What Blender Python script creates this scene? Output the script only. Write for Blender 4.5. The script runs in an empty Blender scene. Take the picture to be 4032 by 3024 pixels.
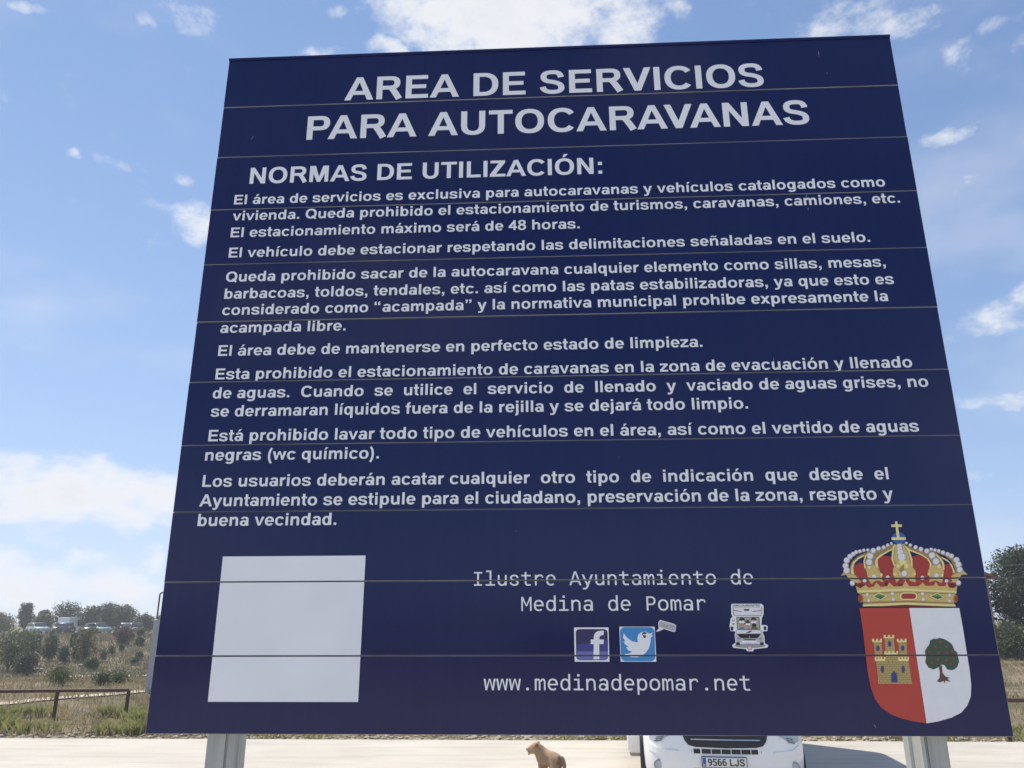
import bpy, bmesh, math, random
import numpy as np
from mathutils import Vector, Matrix
from mathutils.geometry import delaunay_2d_cdt

random.seed(7)
rng = np.random.default_rng(11)
sc = bpy.context.scene
COL = sc.collection
R = math.radians

# ------------------------------------------------------------------ camera
cam_d = bpy.data.cameras.new('camera')
cam = bpy.data.objects.new('camera', cam_d)
COL.objects.link(cam)
YAW, PITCH, ROLL = 0.0469324, 0.29768, -0.0031373
fwd = Vector((-math.sin(YAW)*math.cos(PITCH), math.cos(YAW)*math.cos(PITCH), math.sin(PITCH)))
rgt = Vector((math.cos(YAW), math.sin(YAW), 0))
up = rgt.cross(fwd)
rx = rgt*math.cos(ROLL)+up*math.sin(ROLL)
ux = -rgt*math.sin(ROLL)+up*math.cos(ROLL)
M = Matrix((rx, ux, -fwd)).transposed().to_4x4()
M.translation = Vector((-0.0369, -1.962, 2.10))
cam.matrix_world = M
cam_d.sensor_width = 36
cam_d.lens = 3050/4032*36
cam_d.clip_start = 0.05
cam_d.clip_end = 6000
sc.camera = cam

# ------------------------------------------------------------------ sun, sky, exposure
SUN_AZ, SUN_EL = R(-43), R(49)
sun_vec = Vector((math.sin(SUN_AZ)*math.cos(SUN_EL), math.cos(SUN_AZ)*math.cos(SUN_EL), math.sin(SUN_EL)))
ld = bpy.data.lights.new('sun', 'SUN')
ld.energy = 3.1
ld.angle = R(0.53)
ld.color = (1.0, 0.93, 0.82)
lo = bpy.data.objects.new('sun', ld)
COL.objects.link(lo)
lo.rotation_euler = sun_vec.to_track_quat('Z', 'Y').to_euler()

# cloud patches: azimuth, elevation, half width, half height (degrees), weight
CLOUDS = [
(-3.26,42.46,9.57,2.57,2.00),(-6.99,41.26,5.40,1.29,1.00),(0.91,41.69,4.54,2.01,1.20),(7.48,41.28,2.20,1.99,0.90),(11.17,41.86,0.99,0.61,0.70),(-13.73,39.91,1.28,0.52,1.10),(-19.27,39.05,1.72,0.34,0.50),(-39.76,36.61,1.09,0.25,0.55),(-30.09,39.06,1.85,0.53,0.50),(-32.58,37.94,0.44,0.26,0.70),(-17.65,42.06,0.63,0.33,0.50),(25.57,38.53,2.68,1.19,0.70),(29.34,37.59,2.06,0.62,0.45),(31.65,34.94,0.94,0.46,0.50),(34.45,35.35,0.84,0.30,0.35),(35.83,33.49,0.75,0.62,0.45),(30.99,30.13,1.88,0.38,0.50),(32.00,27.33,1.60,0.38,0.40),(31.12,18.31,2.34,0.91,0.75),(32.70,19.14,1.21,0.73,0.70),(30.19,13.69,1.53,0.37,0.60),(28.75,8.80,0.99,0.29,0.40),(-27.12,26.71,1.93,0.97,1.10),(-35.60,29.40,0.50,0.25,0.60),(-33.34,29.26,0.47,0.28,0.40),(-28.33,29.49,0.64,0.30,0.35),(-32.01,7.99,7.53,1.68,1.70),(-34.94,8.62,3.33,1.30,1.40),(-27.51,7.08,3.76,1.14,1.20),(-34.00,5.83,1.77,0.51,0.50),(-33.93,2.20,3.78,1.50,1.30),(-29.57,1.85,3.81,1.27,1.20),(-27.11,3.79,0.67,1.18,0.80),(-35.30,3.26,1.20,1.08,1.00),(-27.55,0.72,5.06,0.85,0.70),(-31.13,3.67,1.84,0.71,0.60),
]
crng = random.Random(5)
for i in range(24):            # cloud goes on round the unseen sky, enlarged there to raise the fill light
    a = crng.uniform(48, 312)
    e = crng.choice([crng.uniform(2, 12), crng.uniform(14, 45), crng.uniform(30, 75)])
    w = crng.uniform(5, 14)*(1.0 if e < 50 else 2.2)
    CLOUDS.append(((a+180) % 360-180, e, w, w*crng.uniform(.22, .5), crng.uniform(.7, 1.9)))

world = bpy.data.worlds.new('World')
sc.world = world
world.use_nodes = True
nt = world.node_tree
nt.nodes.clear()
def N(t, **kw):
    n = nt.nodes.new(t)
    for k, v in kw.items(): setattr(n, k, v)
    return n
def math_(op, a, b=None, c=None, clamp=False):
    n = N('ShaderNodeMath', operation=op, use_clamp=clamp)
    for i, v in enumerate((a, b, c)):
        if v is None: continue
        if isinstance(v, (int, float)): n.inputs[i].default_value = v
        else: nt.links.new(v, n.inputs[i])
    return n.outputs[0]
def vmath(op, a, b=None, c=None):
    n = N('ShaderNodeVectorMath', operation=op)
    for i, v in enumerate((a, b, c)):
        if v is None: continue
        if isinstance(v, tuple): n.inputs[i].default_value = v
        else: nt.links.new(v, n.inputs[i])
    return n
SKY_STRENGTH = 0.086
sky = N('ShaderNodeTexSky', sky_type='NISHITA', sun_disc=False)
sky.sun_elevation = SUN_EL
sky.sun_rotation = SUN_AZ
sky.altitude = 600
sky.air_density = 0.85
sky.dust_density = 0.0
sky.ozone_density = 1.2
tc = N('ShaderNodeTexCoord')
dirv = vmath('NORMALIZE', tc.outputs['Generated']).outputs[0]
sx = N('ShaderNodeSeparateXYZ'); nt.links.new(dirv, sx.inputs[0])
az = math_('MULTIPLY', math_('ARCTAN2', sx.outputs[0], sx.outputs[1]), 57.29578)
el = math_('MULTIPLY', math_('ARCSINE', sx.outputs[2]), 57.29578)
cx = N('ShaderNodeCombineXYZ'); nt.links.new(az, cx.inputs[0]); nt.links.new(el, cx.inputs[1])
# warp the patch outlines
warp = N('ShaderNodeTexNoise', noise_dimensions='3D'); warp.inputs['Scale'].default_value = 16; warp.inputs['Detail'].default_value = 3
nt.links.new(dirv, warp.inputs['Vector'])
wv = vmath('MULTIPLY_ADD', vmath('SUBTRACT', warp.outputs['Color'], (.5, .5, .5)).outputs[0], (6.0, 3.0, 0), cx.outputs[0]).outputs[0]
acc = None
for a, e, w, h, s in CLOUDS:
    v = vmath('MULTIPLY', vmath('SUBTRACT', wv, (a, e, 0)).outputs[0], (1/(w*1.3), 1/(h*1.35), 0)).outputs[0]
    d = vmath('DOT_PRODUCT', v, v).outputs['Value']
    m = math_('MULTIPLY_ADD', d, -s, s)
    acc = m if acc is None else math_('MAXIMUM', acc, m)
acc = math_('MAXIMUM', acc, -0.6)
fine = N('ShaderNodeTexNoise', noise_dimensions='3D'); fine.inputs['Scale'].default_value = 26; fine.inputs['Detail'].default_value = 7; fine.inputs['Roughness'].default_value = .66
mp = N('ShaderNodeMapping'); mp.inputs['Scale'].default_value = (1, 1, 1.7); nt.links.new(dirv, mp.inputs['Vector']); nt.links.new(mp.outputs[0], fine.inputs['Vector'])
veil = N('ShaderNodeTexNoise', noise_dimensions='3D'); veil.inputs['Scale'].default_value = 3.2; veil.inputs['Detail'].default_value = 4; veil.inputs['Roughness'].default_value = .55
mpv = N('ShaderNodeMapping'); mpv.inputs['Scale'].default_value = (1, 1, 2.2); nt.links.new(dirv, mpv.inputs['Vector']); nt.links.new(mpv.outputs[0], veil.inputs['Vector'])
dens = math_('ADD', acc, math_('MULTIPLY', math_('SUBTRACT', fine.outputs['Fac'], .5), 3.5))
mr = N('ShaderNodeMapRange', interpolation_type='SMOOTHSTEP'); nt.links.new(dens, mr.inputs['Value'])
mr.inputs['From Min'].default_value = -0.3; mr.inputs['From Max'].default_value = 1.75; mr.inputs['To Max'].default_value = .95
mv = N('ShaderNodeMapRange', interpolation_type='SMOOTHSTEP'); nt.links.new(veil.outputs['Fac'], mv.inputs['Value'])
mv.inputs['From Min'].default_value = .46; mv.inputs['From Max'].default_value = .8; mv.inputs['To Max'].default_value = .3
mask = math_('MAXIMUM', mr.outputs[0], mv.outputs[0])
# thick cores are a little greyer than the thin sunlit rims
core = N('ShaderNodeMapRange'); nt.links.new(dens, core.inputs['Value']); core.inputs['From Min'].default_value = .9; core.inputs['From Max'].default_value = 2.4
ccol = N('ShaderNodeMix', data_type='RGBA'); nt.links.new(core.outputs[0], ccol.inputs['Factor'])
CL = 5.1
ccol.inputs['A'].default_value = (CL, CL*1.0, CL*1.02, 1); ccol.inputs['B'].default_value = (CL*.86, CL*.88, CL*.93, 1)
# the camera rolls off bright sky: the same soft shoulder for every direction
lit = vmath('MULTIPLY', sky.outputs[0], (1.5, 1.62, 1.85)).outputs[0]
den = vmath('MULTIPLY_ADD', sky.outputs[0], (1/3.4, 1/3.7, 1/4.4), (1, 1, 1)).outputs[0]
soft = vmath('DIVIDE', lit, den).outputs[0]
mix = N('ShaderNodeMix', data_type='RGBA'); nt.links.new(mask, mix.inputs['Factor']); nt.links.new(soft, mix.inputs['A']); nt.links.new(ccol.outputs['Result'], mix.inputs['B'])
bg = N('ShaderNodeBackground'); bg.inputs['Strength'].default_value = SKY_STRENGTH
nt.links.new(mix.outputs['Result'], bg.inputs['Color'])
world.cycles.sampling_method = 'MANUAL'
world.cycles.sample_map_resolution = 512
wo = N('ShaderNodeOutputWorld'); nt.links.new(bg.outputs[0], wo.inputs[0])

sc.view_settings.view_transform = 'Standard'
sc.view_settings.look = 'None'
sc.view_settings.exposure = 1.12
sc.view_settings.gamma = 1
sc.view_settings.use_curve_mapping = False
sc.cycles.max_bounces = 4

# ------------------------------------------------------------------ materials
MATS = {}
def mat(name, col, rough=.6, metal=0., var=0., scale=8., col2=None, bump=0., bscale=60., spec=.5, coat=0., trans=0., dims='Object', detail=6, stretch=(1, 1, 1)):
    if name in MATS: return MATS[name]
    m = bpy.data.materials.new(name); m.use_nodes = True
    t = m.node_tree; b = t.nodes['Principled BSDF']
    b.inputs['Base Color'].default_value = (*col, 1); b.inputs['Roughness'].default_value = rough; b.inputs['Metallic'].default_value = metal
    b.inputs['Specular IOR Level'].default_value = spec; b.inputs['Coat Weight'].default_value = coat
    if trans: b.inputs['Transmission Weight'].default_value = trans
    c = t.nodes.new('ShaderNodeTexCoord')
    mpn = t.nodes.new('ShaderNodeMapping'); mpn.inputs['Scale'].default_value = stretch
    t.links.new(c.outputs[dims], mpn.inputs[0])
    if var or col2:
        n = t.nodes.new('ShaderNodeTexNoise'); n.inputs['Scale'].default_value = scale; n.inputs['Detail'].default_value = detail; n.inputs['Roughness'].default_value = .6
        t.links.new(mpn.outputs[0], n.inputs['Vector'])
        r = t.nodes.new('ShaderNodeMapRange'); r.inputs['From Min'].default_value = .32; r.inputs['From Max'].default_value = .68
        t.links.new(n.outputs['Fac'], r.inputs['Value'])
        x = t.nodes.new('ShaderNodeMix'); x.data_type = 'RGBA'
        c2 = col2 or tuple(v*(1-var) for v in col)
        x.inputs['A'].default_value = (*col, 1); x.inputs['B'].default_value = (*c2, 1)
        t.links.new(r.outputs[0], x.inputs['Factor']); t.links.new(x.outputs['Result'], b.inputs['Base Color'])
    if bump:
        n2 = t.nodes.new('ShaderNodeTexNoise'); n2.inputs['Scale'].default_value = bscale; n2.inputs['Detail'].default_value = 8
        t.links.new(mpn.outputs[0], n2.inputs['Vector'])
        bp = t.nodes.new('ShaderNodeBump'); bp.inputs['Strength'].default_value = bump; bp.inputs['Distance'].default_value = .02
        t.links.new(n2.outputs['Fac'], bp.inputs['Height']); t.links.new(bp.outputs[0], b.inputs['Normal'])
    MATS[name] = m
    return m
def leafmat(name, col, col2, rough=.55):
    if name in MATS: return MATS[name]
    m = mat(name, col, rough, col2=col2, scale=.9, spec=.3)
    t = m.node_tree; b = t.nodes['Principled BSDF']; out = t.nodes['Material Output']
    tr = t.nodes.new('ShaderNodeBsdfTranslucent'); ad = t.nodes.new('ShaderNodeMixShader'); ad.inputs[0].default_value = .38
    src = b.inputs['Base Color'].links[0].from_socket
    t.links.new(src, tr.inputs['Color']); t.links.new(b.outputs[0], ad.inputs[1]); t.links.new(tr.outputs[0], ad.inputs[2]); t.links.new(ad.outputs[0], out.inputs['Surface'])
    return m

mat('blue_film', (.0016, .0062, .070), .15, spec=.44)
m = MATS['blue_film']; t = m.node_tree; b = t.nodes['Principled BSDF']
c = t.nodes.new('ShaderNodeTexCoord')
def film_noise(scale, detail, stretch):
    mpn = t.nodes.new('ShaderNodeMapping'); mpn.inputs['Scale'].default_value = stretch; t.links.new(c.outputs['Object'], mpn.inputs[0])
    oi = t.nodes.new('ShaderNodeObjectInfo'); ad = t.nodes.new('ShaderNodeVectorMath'); ad.operation = 'ADD'; t.links.new(mpn.outputs[0], ad.inputs[0]); t.links.new(oi.outputs['Random'], ad.inputs[1])
    n = t.nodes.new('ShaderNodeTexNoise'); n.inputs['Scale'].default_value = scale; n.inputs['Detail'].default_value = detail; n.inputs['Roughness'].default_value = .65
    t.links.new(ad.outputs[0], n.inputs['Vector']); return n.outputs['Fac']
def film_range(f, a, b_, lo, hi):
    r = t.nodes.new('ShaderNodeMapRange'); r.inputs['From Min'].default_value = a; r.inputs['From Max'].default_value = b_; r.inputs['To Min'].default_value = lo; r.inputs['To Max'].default_value = hi
    t.links.new(f, r.inputs['Value']); return r.outputs[0]
drip = film_range(film_noise(5, 6, (9, 1, .7)), .5, .8, 0, .028)       # dust washed down the film
haze_ = film_range(film_noise(2.2, 7, (1, 1, 1)), .4, .75, 0, .018)
sm = t.nodes.new('ShaderNodeMath'); sm.operation = 'ADD'; t.links.new(drip, sm.inputs[0]); t.links.new(haze_, sm.inputs[1])
x = t.nodes.new('ShaderNodeMix'); x.data_type = 'RGBA'; x.inputs['A'].default_value = (.0014, .0058, .070, 1); x.inputs['B'].default_value = (.16, .17, .20, 1)
t.links.new(sm.outputs[0], x.inputs['Factor']); t.links.new(x.outputs['Result'], b.inputs['Base Color'])
t.links.new(film_range(film_noise(3, 7, (1, 1, 1)), .3, .7, .09, .2), b.inputs['Roughness'])
bp = t.nodes.new('ShaderNodeBump'); bp.inputs['Strength'].default_value = .05; bp.inputs['Distance'].default_value = .004
t.links.new(film_noise(2.0, 3, (1, 1, 1.6)), bp.inputs['Height']); t.links.new(bp.outputs[0], b.inputs['Normal'])
mat('bare_aluminium', (.40, .39, .38), .5, .4, col2=(.15, .15, .17), scale=3.2, detail=9)
mat('aluminium_post', (.42, .44, .44), .42, .5, var=.28, scale=6, stretch=(6, 6, .6), bump=.03, bscale=90)
mat('seam_shadow', (.02, .02, .022), .8)
mat('white_film', (.83, .84, .87), .38, var=.07, scale=5)
# ------------------------------------------------------------------ mesh helpers
def tag(o, label=None, cat=None, group=None, kind=None):
    if label: o['label'] = label
    if cat: o['category'] = cat
    if group: o['group'] = group
    if kind: o['kind'] = kind
    return o
def empty(name, loc=(0, 0, 0), rz=0, parent=None):
    o = bpy.data.objects.new(name, None); COL.objects.link(o); o.location = loc; o.rotation_euler = (0, 0, rz); o.parent = parent
    o.empty_display_size = .1
    return o
class MB:
    def __init__(s): s.v = []; s.f = []; s.m = []; s.mats = []; s.cm = 0
    def use(s, name):
        m = MATS[name]
        if m not in s.mats: s.mats.append(m)
        s.cm = s.mats.index(m); return s
    def add(s, vs, fs):
        o = len(s.v); s.v.extend([tuple(p) for p in vs])
        for f in fs: s.f.append(tuple(i+o for i in f)); s.m.append(s.cm)
        return s
    def box(s, x0, x1, y0, y1, z0, z1):
        return s.add([(x0, y0, z0), (x1, y0, z0), (x1, y1, z0), (x0, y1, z0), (x0, y0, z1), (x1, y0, z1), (x1, y1, z1), (x0, y1, z1)],
                     [(0, 3, 2, 1), (4, 5, 6, 7), (0, 1, 5, 4), (1, 2, 6, 5), (2, 3, 7, 6), (3, 0, 4, 7)])
    def tube(s, pts, rad, n=8, caps=True):
        pts = [Vector(p) for p in pts]; rad = rad if isinstance(rad, (list, tuple)) else [rad]*len(pts)
        vs = []; fs = []; prev = None
        for i, p in enumerate(pts):
            d = (pts[min(i+1, len(pts)-1)]-pts[max(i-1, 0)]).normalized()
            ref = prev or (Vector((0, 0, 1)) if abs(d.z) < .9 else Vector((1, 0, 0)))
            a = d.cross(ref).normalized(); b = a.cross(d).normalized(); prev = b
            for k in range(n):
                t = 2*math.pi*k/n; vs.append(p+(a*math.cos(t)+b*math.sin(t))*rad[i])
        for i in range(len(pts)-1):
            for k in range(n): fs.append((i*n+k, i*n+(k+1) % n, (i+1)*n+(k+1) % n, (i+1)*n+k))
        if caps: fs += [tuple(range(n))[::-1], tuple(range((len(pts)-1)*n, len(pts)*n))]
        return s.add(vs, fs)
    def prism(s, outline, axis, a0, a1):      # 2-D outline swept along one axis
        n = len(outline)
        def p3(p, a):
            return {'x': (a, p[0], p[1]), 'y': (p[0], a, p[1]), 'z': (p[0], p[1], a)}[axis]
        vs = [p3(p, a0) for p in outline]+[p3(p, a1) for p in outline]
        fs = [(i, (i+1) % n, n+(i+1) % n, n+i) for i in range(n)]+[tuple(range(n))[::-1], tuple(range(n, 2*n))]
        return s.add(vs, fs)
    def mesh(s, name):
        me = bpy.data.meshes.new(name); me.from_pydata(s.v, [], s.f)
        for m in s.mats: me.materials.append(m)
        if len(s.mats) > 1: me.polygons.foreach_set('material_index', s.m)
        me.update()
        return me
    def build(s, name, parent=None, smooth=False, bevel=0, fix=True, segs=2):
        me = s.mesh(name)
        if fix or bevel:
            bm = bmesh.new(); bm.from_mesh(me)
            bmesh.ops.recalc_face_normals(bm, faces=bm.faces)
            if bevel:
                ed = [e for e in bm.edges if len(e.link_faces) == 2 and e.calc_face_angle() > R(25)]
                bmesh.ops.bevel(bm, geom=ed, offset=bevel, segments=segs, affect='EDGES', profile=.5, clamp_overlap=True)
            bm.to_mesh(me); bm.free()
        if smooth:
            me.polygons.foreach_set('use_smooth', [True]*len(me.polygons))
            if hasattr(me, 'set_sharp_from_angle'): me.set_sharp_from_angle(angle=R(38))
        o = bpy.data.objects.new(name, me); COL.objects.link(o); o.parent = parent
        return o
def copy_tree(o, parent=None):
    c = o.copy(); COL.objects.link(c); c.parent = parent
    for ch in list(o.children): copy_tree(ch, c)
    return c
def sstep(a, b, x):
    t = min(1, max(0, (x-a)/(b-a))); return t*t*(3-2*t)

# ------------------------------------------------------------------ lettering: outlines drawn stroke by stroke
def se(cx, cy, rx_, ry_, a, ex=2.25):
    c, s = math.cos(a), math.sin(a)
    return (cx+rx_*math.copysign(abs(c)**(2/ex), c), cy+ry_*math.copysign(abs(s)**(2/ex), s))
def ring(cx, cy, rx_, ry_, tx, ty, a0=0, a1=360, ex=2.25, step=13):
    n = max(2, int(abs(a1-a0)/step)); out = []
    for i in range(n):
        p, q = R(a0+(a1-a0)*i/n), R(a0+(a1-a0)*(i+1)/n)
        out.append([se(cx, cy, rx_, ry_, p, ex), se(cx, cy, rx_, ry_, q, ex), se(cx, cy, rx_-tx, ry_-ty, q, ex), se(cx, cy, rx_-tx, ry_-ty, p, ex)])
    return out
def rc(x0, y0, x1, y1): return [[(x0, y0), (x1, y0), (x1, y1), (x0, y1)]]
def bez(p0, p1, p2, p3, n=8):
    return [tuple((1-t)**3*a+3*(1-t)**2*t*b+3*(1-t)*t*t*c+t**3*d for a, b, c, d in zip(p0, p1, p2, p3)) for t in [i/n for i in range(n+1)]]
def pen(curves, wx, wy):
    pts = []
    for c in curves: pts += c if not pts else c[1:]
    L = []; Rr = []
    for i, p in enumerate(pts):
        a, b = pts[max(i-1, 0)], pts[min(i+1, len(pts)-1)]
        dx, dy = b[0]-a[0], b[1]-a[1]; l = math.hypot(dx, dy); nx, ny = -dy/l, dx/l
        h = .5*math.sqrt((nx*wx)**2+(ny*wy)**2)
        L.append((p[0]+nx*h, p[1]+ny*h)); Rr.append((p[0]-nx*h, p[1]-ny*h))
    return [[L[i], L[i+1], Rr[i+1], Rr[i]] for i in range(len(pts)-1)]
def flip(polys, ax): return [[(2*ax-x, y) for x, y in p] for p in polys]
def spin(polys, ax, ay): return [[(2*ax-x, 2*ay-y) for x, y in p] for p in polys]
def shift(polys, dx, dy=0): return [[(x+dx, y+dy) for x, y in p] for p in polys]
def circ(cx, cy, r, n=12): return [[(cx+r*math.cos(2*math.pi*i/n), cy+r*math.sin(2*math.pi*i/n)) for i in range(n)]]

BW, BH = 139, 106          # lower-case stem and bar of the bold face (units of 1/1000 em)
CW, CH = 146, 121          # capitals
def s_curve(x0, x1, top, wx, wy, ov=12):
    w = x1-x0; hx = wx/2; hy = wy/2; l, r = x0+hx, x1-hx; t, b = top+ov-hy, -ov+hy; m = top*.51; cx_ = (l+r)/2
    q1 = top*.735; q3 = top*.262
    return pen([bez((r-.01*w, top*.70), (r-.04*w, t-.02*top), (cx_+.18*w, t), (cx_, t)), bez((cx_, t), (cx_-.22*w, t), (l+.015*w, q1+.14*top), (l+.015*w, q1)),
                bez((l+.015*w, q1), (l+.015*w, m+.02*top), (cx_-.12*w, m+.03*top), (cx_+.02*w, m-.005*top)), bez((cx_+.02*w, m-.005*top), (cx_+.2*w, m-.05*top), (r, q3+.16*top), (r, q3-.01*top)),
                bez((r, q3-.01*top), (r, b+.03*top), (cx_+.2*w, b), (cx_+.01*w, b)), bez((cx_+.01*w, b), (cx_-.22*w, b), (l+.0*w, b+.08*top), (l-.03*w, top*.30))], wx, wy)
def bold_glyphs():
    g = {}
    X = 519
    bowl_d = ring(277, 259, 234, 271, BW, BH)
    stem = lambda x, y0, y1, w=BW: rc(x, y0, x+w, y1)
    arch = lambda cx_, rx_: ring(cx_, 318, rx_, 213, BW, 116, 0, 160)
    acute = [[(0, 588), (78, 588), (210, 730), (60, 730)]]
    dot = rc(71, 592, 71+BW, 716)
    g['o'] = (611, ring(305, 259, 265, 271, BW+2, BH))
    g['c'] = (556, ring(300, 259, 258, 271, BW, BH, 32, 324))
    g['e'] = (556, ring(283, 259, 248, 271, BW, BH, -4, 324)+rc(120, 212, 531, 300))
    g['d'] = (611, bowl_d+stem(405, 0, 716))
    g['b'] = (611, flip(bowl_d, 305)+stem(67, 0, 716))
    g['p'] = (611, flip(bowl_d, 305)+stem(67, -205, X))
    g['q'] = (611, bowl_d+stem(405, -205, X))
    g['g'] = (611, bowl_d+stem(405, -20, X)+ring(296, -22, 248, 193, BW, 103, 0, -150))
    g['a'] = (556, stem(372, 0, 340)+ring(288, 345, 223, 186, BW, 100, 0, 163)+ring(243, 153, 208, 165, BW, 92)+[[(372, 60), (511, 0), (525, 0), (511, 120)]])
    g['s'] = (556, s_curve(28, 524, X, 138, 103))
    g['n'] = (611, stem(67, 0, X)+arch(348, 196)+stem(405, 0, 320))
    g['h'] = (611, stem(67, 0, 716)+arch(348, 196)+stem(405, 0, 320))
    g['u'] = (611, spin(g['n'][1], 305.5, 259.5))
    g['m'] = (889, stem(67, 0, X)+arch(332, 182)+stem(375, 0, 320)+arch(640, 182)+stem(683, 0, 320))
    g['r'] = (389, stem(67, 0, X)+ring(350, 318, 220, 213, BW, 122, 82, 165))
    g['i'] = (278, stem(71, 0, X)+dot)
    g['ı'] = (278, stem(71, 0, X))
    g['l'] = (278, stem(71, 0, 716))
    g['j'] = (278, stem(71, -60, X)+dot+ring(26, -60, 184, 152, BW, 106, 0, -92))
    g['t'] = (333, stem(84, 130, 690)+rc(15, 413, 318, X)+ring(262, 135, 178, 145, BW, 106, 180, 285))
    g['f'] = (333, stem(82, 0, 560)+rc(12, 413, 322, X)+ring(266, 552, 184, 176, BW, 108, 78, 180))
    g['v'] = (556, [[(8, X), (155, X), (318, 0), (215, 0)], [(401, X), (548, X), (341, 0), (238, 0)], [(215, 0), (341, 0), (300, 175), (256, 175)]])
    g['w'] = (778, [[(4, X), (148, X), (282, 0), (155, 0)], [(330, X), (400, X), (272, 0), (155, 0)], [(378, X), (448, X), (623, 0), (506, 0)], [(630, X), (774, X), (623, 0), (496, 0)], [(320, X), (458, X), (389, 270)]])
    g['x'] = (556, [[(12, X), (178, X), (548, 0), (382, 0)], [(378, X), (544, X), (174, 0), (8, 0)]])
    g['z'] = (500, rc(20, 0, 478, 112)+rc(30, 407, 468, X)+[[(20, 112), (20, 90), (160, 90), (468, 407), (468, 430), (310, 430)]])
    g['y'] = (556, [[(8, X), (160, X), (345, 0), (215, 0)], [(400, X), (548, X), (330, -90), (215, -40)]]+pen([bez((300, -10), (250, -170), (190, -165), (52, -155))], 130, 106))
    g['k'] = (556, stem(67, 0, 716)+[[(190, 170), (190, 330), (375, X), (535, X)], [(255, 300), (345, 372), (548, 0), (390, 0)]])
    g['ñ'] = (611, g['n'][1]+pen([bez((150, 600), (200, 700), (260, 690), (305, 650)), bez((305, 650), (350, 610), (410, 610), (455, 700))], 60, 62))
    for a_, b_ in (('á', 'a'), ('é', 'e'), ('ó', 'o'), ('ú', 'u')): g[a_] = (g[b_][0], g[b_][1]+shift(acute, g[b_][0]/2-70))
    g['í'] = (278, g['ı'][1]+shift(acute, 85))
    g['.'] = (278, rc(70, 0, 210, 138)); g[','] = (278, rc(70, 0, 210, 138)+[[(210, 60), (210, 0), (180, -110), (78, -150), (60, -95), (120, -60), (135, 10)]])
    g[':'] = (333, rc(98, 0, 240, 138)+rc(98, 381, 240, 519)); g[' '] = (278, [])
    g['('] = (333, pen([bez((278, 728), (90, 480), (90, 50), (278, -205), 10)], 128, 90)); g[')'] = (333, flip(g['('][1], 166))
    q = [[(40, 570), (180, 570), (180, 470), (40, 470)], [(40, 560), (120, 560), (175, 700), (130, 725), (60, 660)]]
    g['“'] = (500, q+shift(q, 215)); g['”'] = (500, shift(spin(q, 110, 590), 35)+shift(spin(q, 110, 590), 250))
    # capitals
    C = lambda x, y0=0, y1=716: rc(x, y0, x+CW, y1)
    g['A'] = (722, [[(0, 0), (156, 0), (361, 555), (361, 716), (284, 716)], [(722, 0), (566, 0), (361, 555), (361, 716), (438, 716)], [(150, 163), (572, 163), (528, 284), (194, 284)]])
    g['E'] = (667, C(72)+rc(72, 0, 625, CH)+rc(72, 595, 612, 716)+rc(72, 305, 575, 426))
    g['D'] = (722, C(72)+ring(330, 358, 352, 358, CW+4, CH, -90, 90, 2.3)+rc(72, 0, 335, CH)+rc(72, 595, 335, 716))
    g['I'] = (278, C(66)); g['L'] = (611, C(72)+rc(72, 0, 582, CH)); g['T'] = (611, C(233)+rc(20, 595, 592, 716))
    bowlP = ring(400, 498, 228, 218, CW, CH, -90, 90, 2.4)+rc(72, 595, 405, 716)+rc(72, 280, 405, 280+CH)
    g['P'] = (667, C(72)+bowlP)
    g['R'] = (722, C(72)+shift(ring(412, 507, 240, 209, CW, CH, -90, 90, 2.4), 0)+rc(72, 595, 418, 716)+rc(72, 298, 418, 298+CH)+pen([bez((400, 360), (470, 330), (540, 180), (636, 0))], 172, 110))
    g['O'] = (778, ring(389, 358, 346, 370, CW+4, CH+4)); g['Q'] = (778, g['O'][1]+[[(400, 150), (480, 235), (740, 15), (668, -70)]])
    g['C'] = (722, ring(388, 358, 344, 370, CW+4, CH+4, 34, 322)); g['G'] = (778, ring(395, 358, 350, 370, CW+4, CH+4, 36, 318)+rc(560, 60, 710, 385)+rc(400, 265, 710, 385))
    g['S'] = (667, s_curve(38, 624, 716, 148, 122)); g['U'] = (722, rc(70, 270, 70+CW, 716)+rc(506, 270, 506+CW, 716)+ring(361, 272, 291, 284, CW, CH, 180, 360))
    g['V'] = (667, [[(0, 716), (160, 716), (412, 0), (255, 0)], [(507, 716), (667, 716), (412, 0), (255, 0)]])
    g['N'] = (722, C(68)+C(508)+[[(68, 716), (222, 716), (654, 0), (500, 0)]])
    g['M'] = (833, rc(68, 0, 206, 716)+rc(627, 0, 765, 716)+[[(68, 716), (280, 716), (478, 0), (355, 0)], [(553, 716), (765, 716), (478, 0), (355, 0)]])
    g['Z'] = (611, rc(22, 0, 585, CH)+rc(42, 595, 575, 716)+[[(22, 100), (22, 60), (200, 60), (575, 616), (575, 660), (390, 660)]])
    g['Ó'] = (778, g['O'][1]+shift(acute, 320, 185)); g['J'] = (556, rc(345, 220, 345+CW, 716)+ring(258, 226, 233, 238, CW, CH, 180, 360))
    g['K'] = (722, C(72)+[[(200, 190), (200, 380), (510, 716), (705, 716)], [(285, 380), (390, 470), (722, 0), (540, 0)]])
    g['4'] = (556, rc(320, 0, 452, 710)+rc(20, 150, 535, 258)+[[(20, 258), (20, 230), (170, 230), (420, 590), (420, 710), (335, 710)]])
    g['8'] = (556, ring(278, 535, 228, 184, 134, 100)+ring(278, 200, 248, 212, 136, 104))
    g['9'] = (556, ring(272, 480, 240, 240, 134, 106)+ring(262, 358, 252, 370, 136, 106, -130, 20)); g['6'] = (556, spin(g['9'][1], 278, 358))
    g['5'] = (556, rc(95, 600, 500, 708)+[[(95, 708), (190, 708), (165, 330), (45, 345)]]+ring(265, 232, 260, 244, 136, 106, -158, 130))
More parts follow.
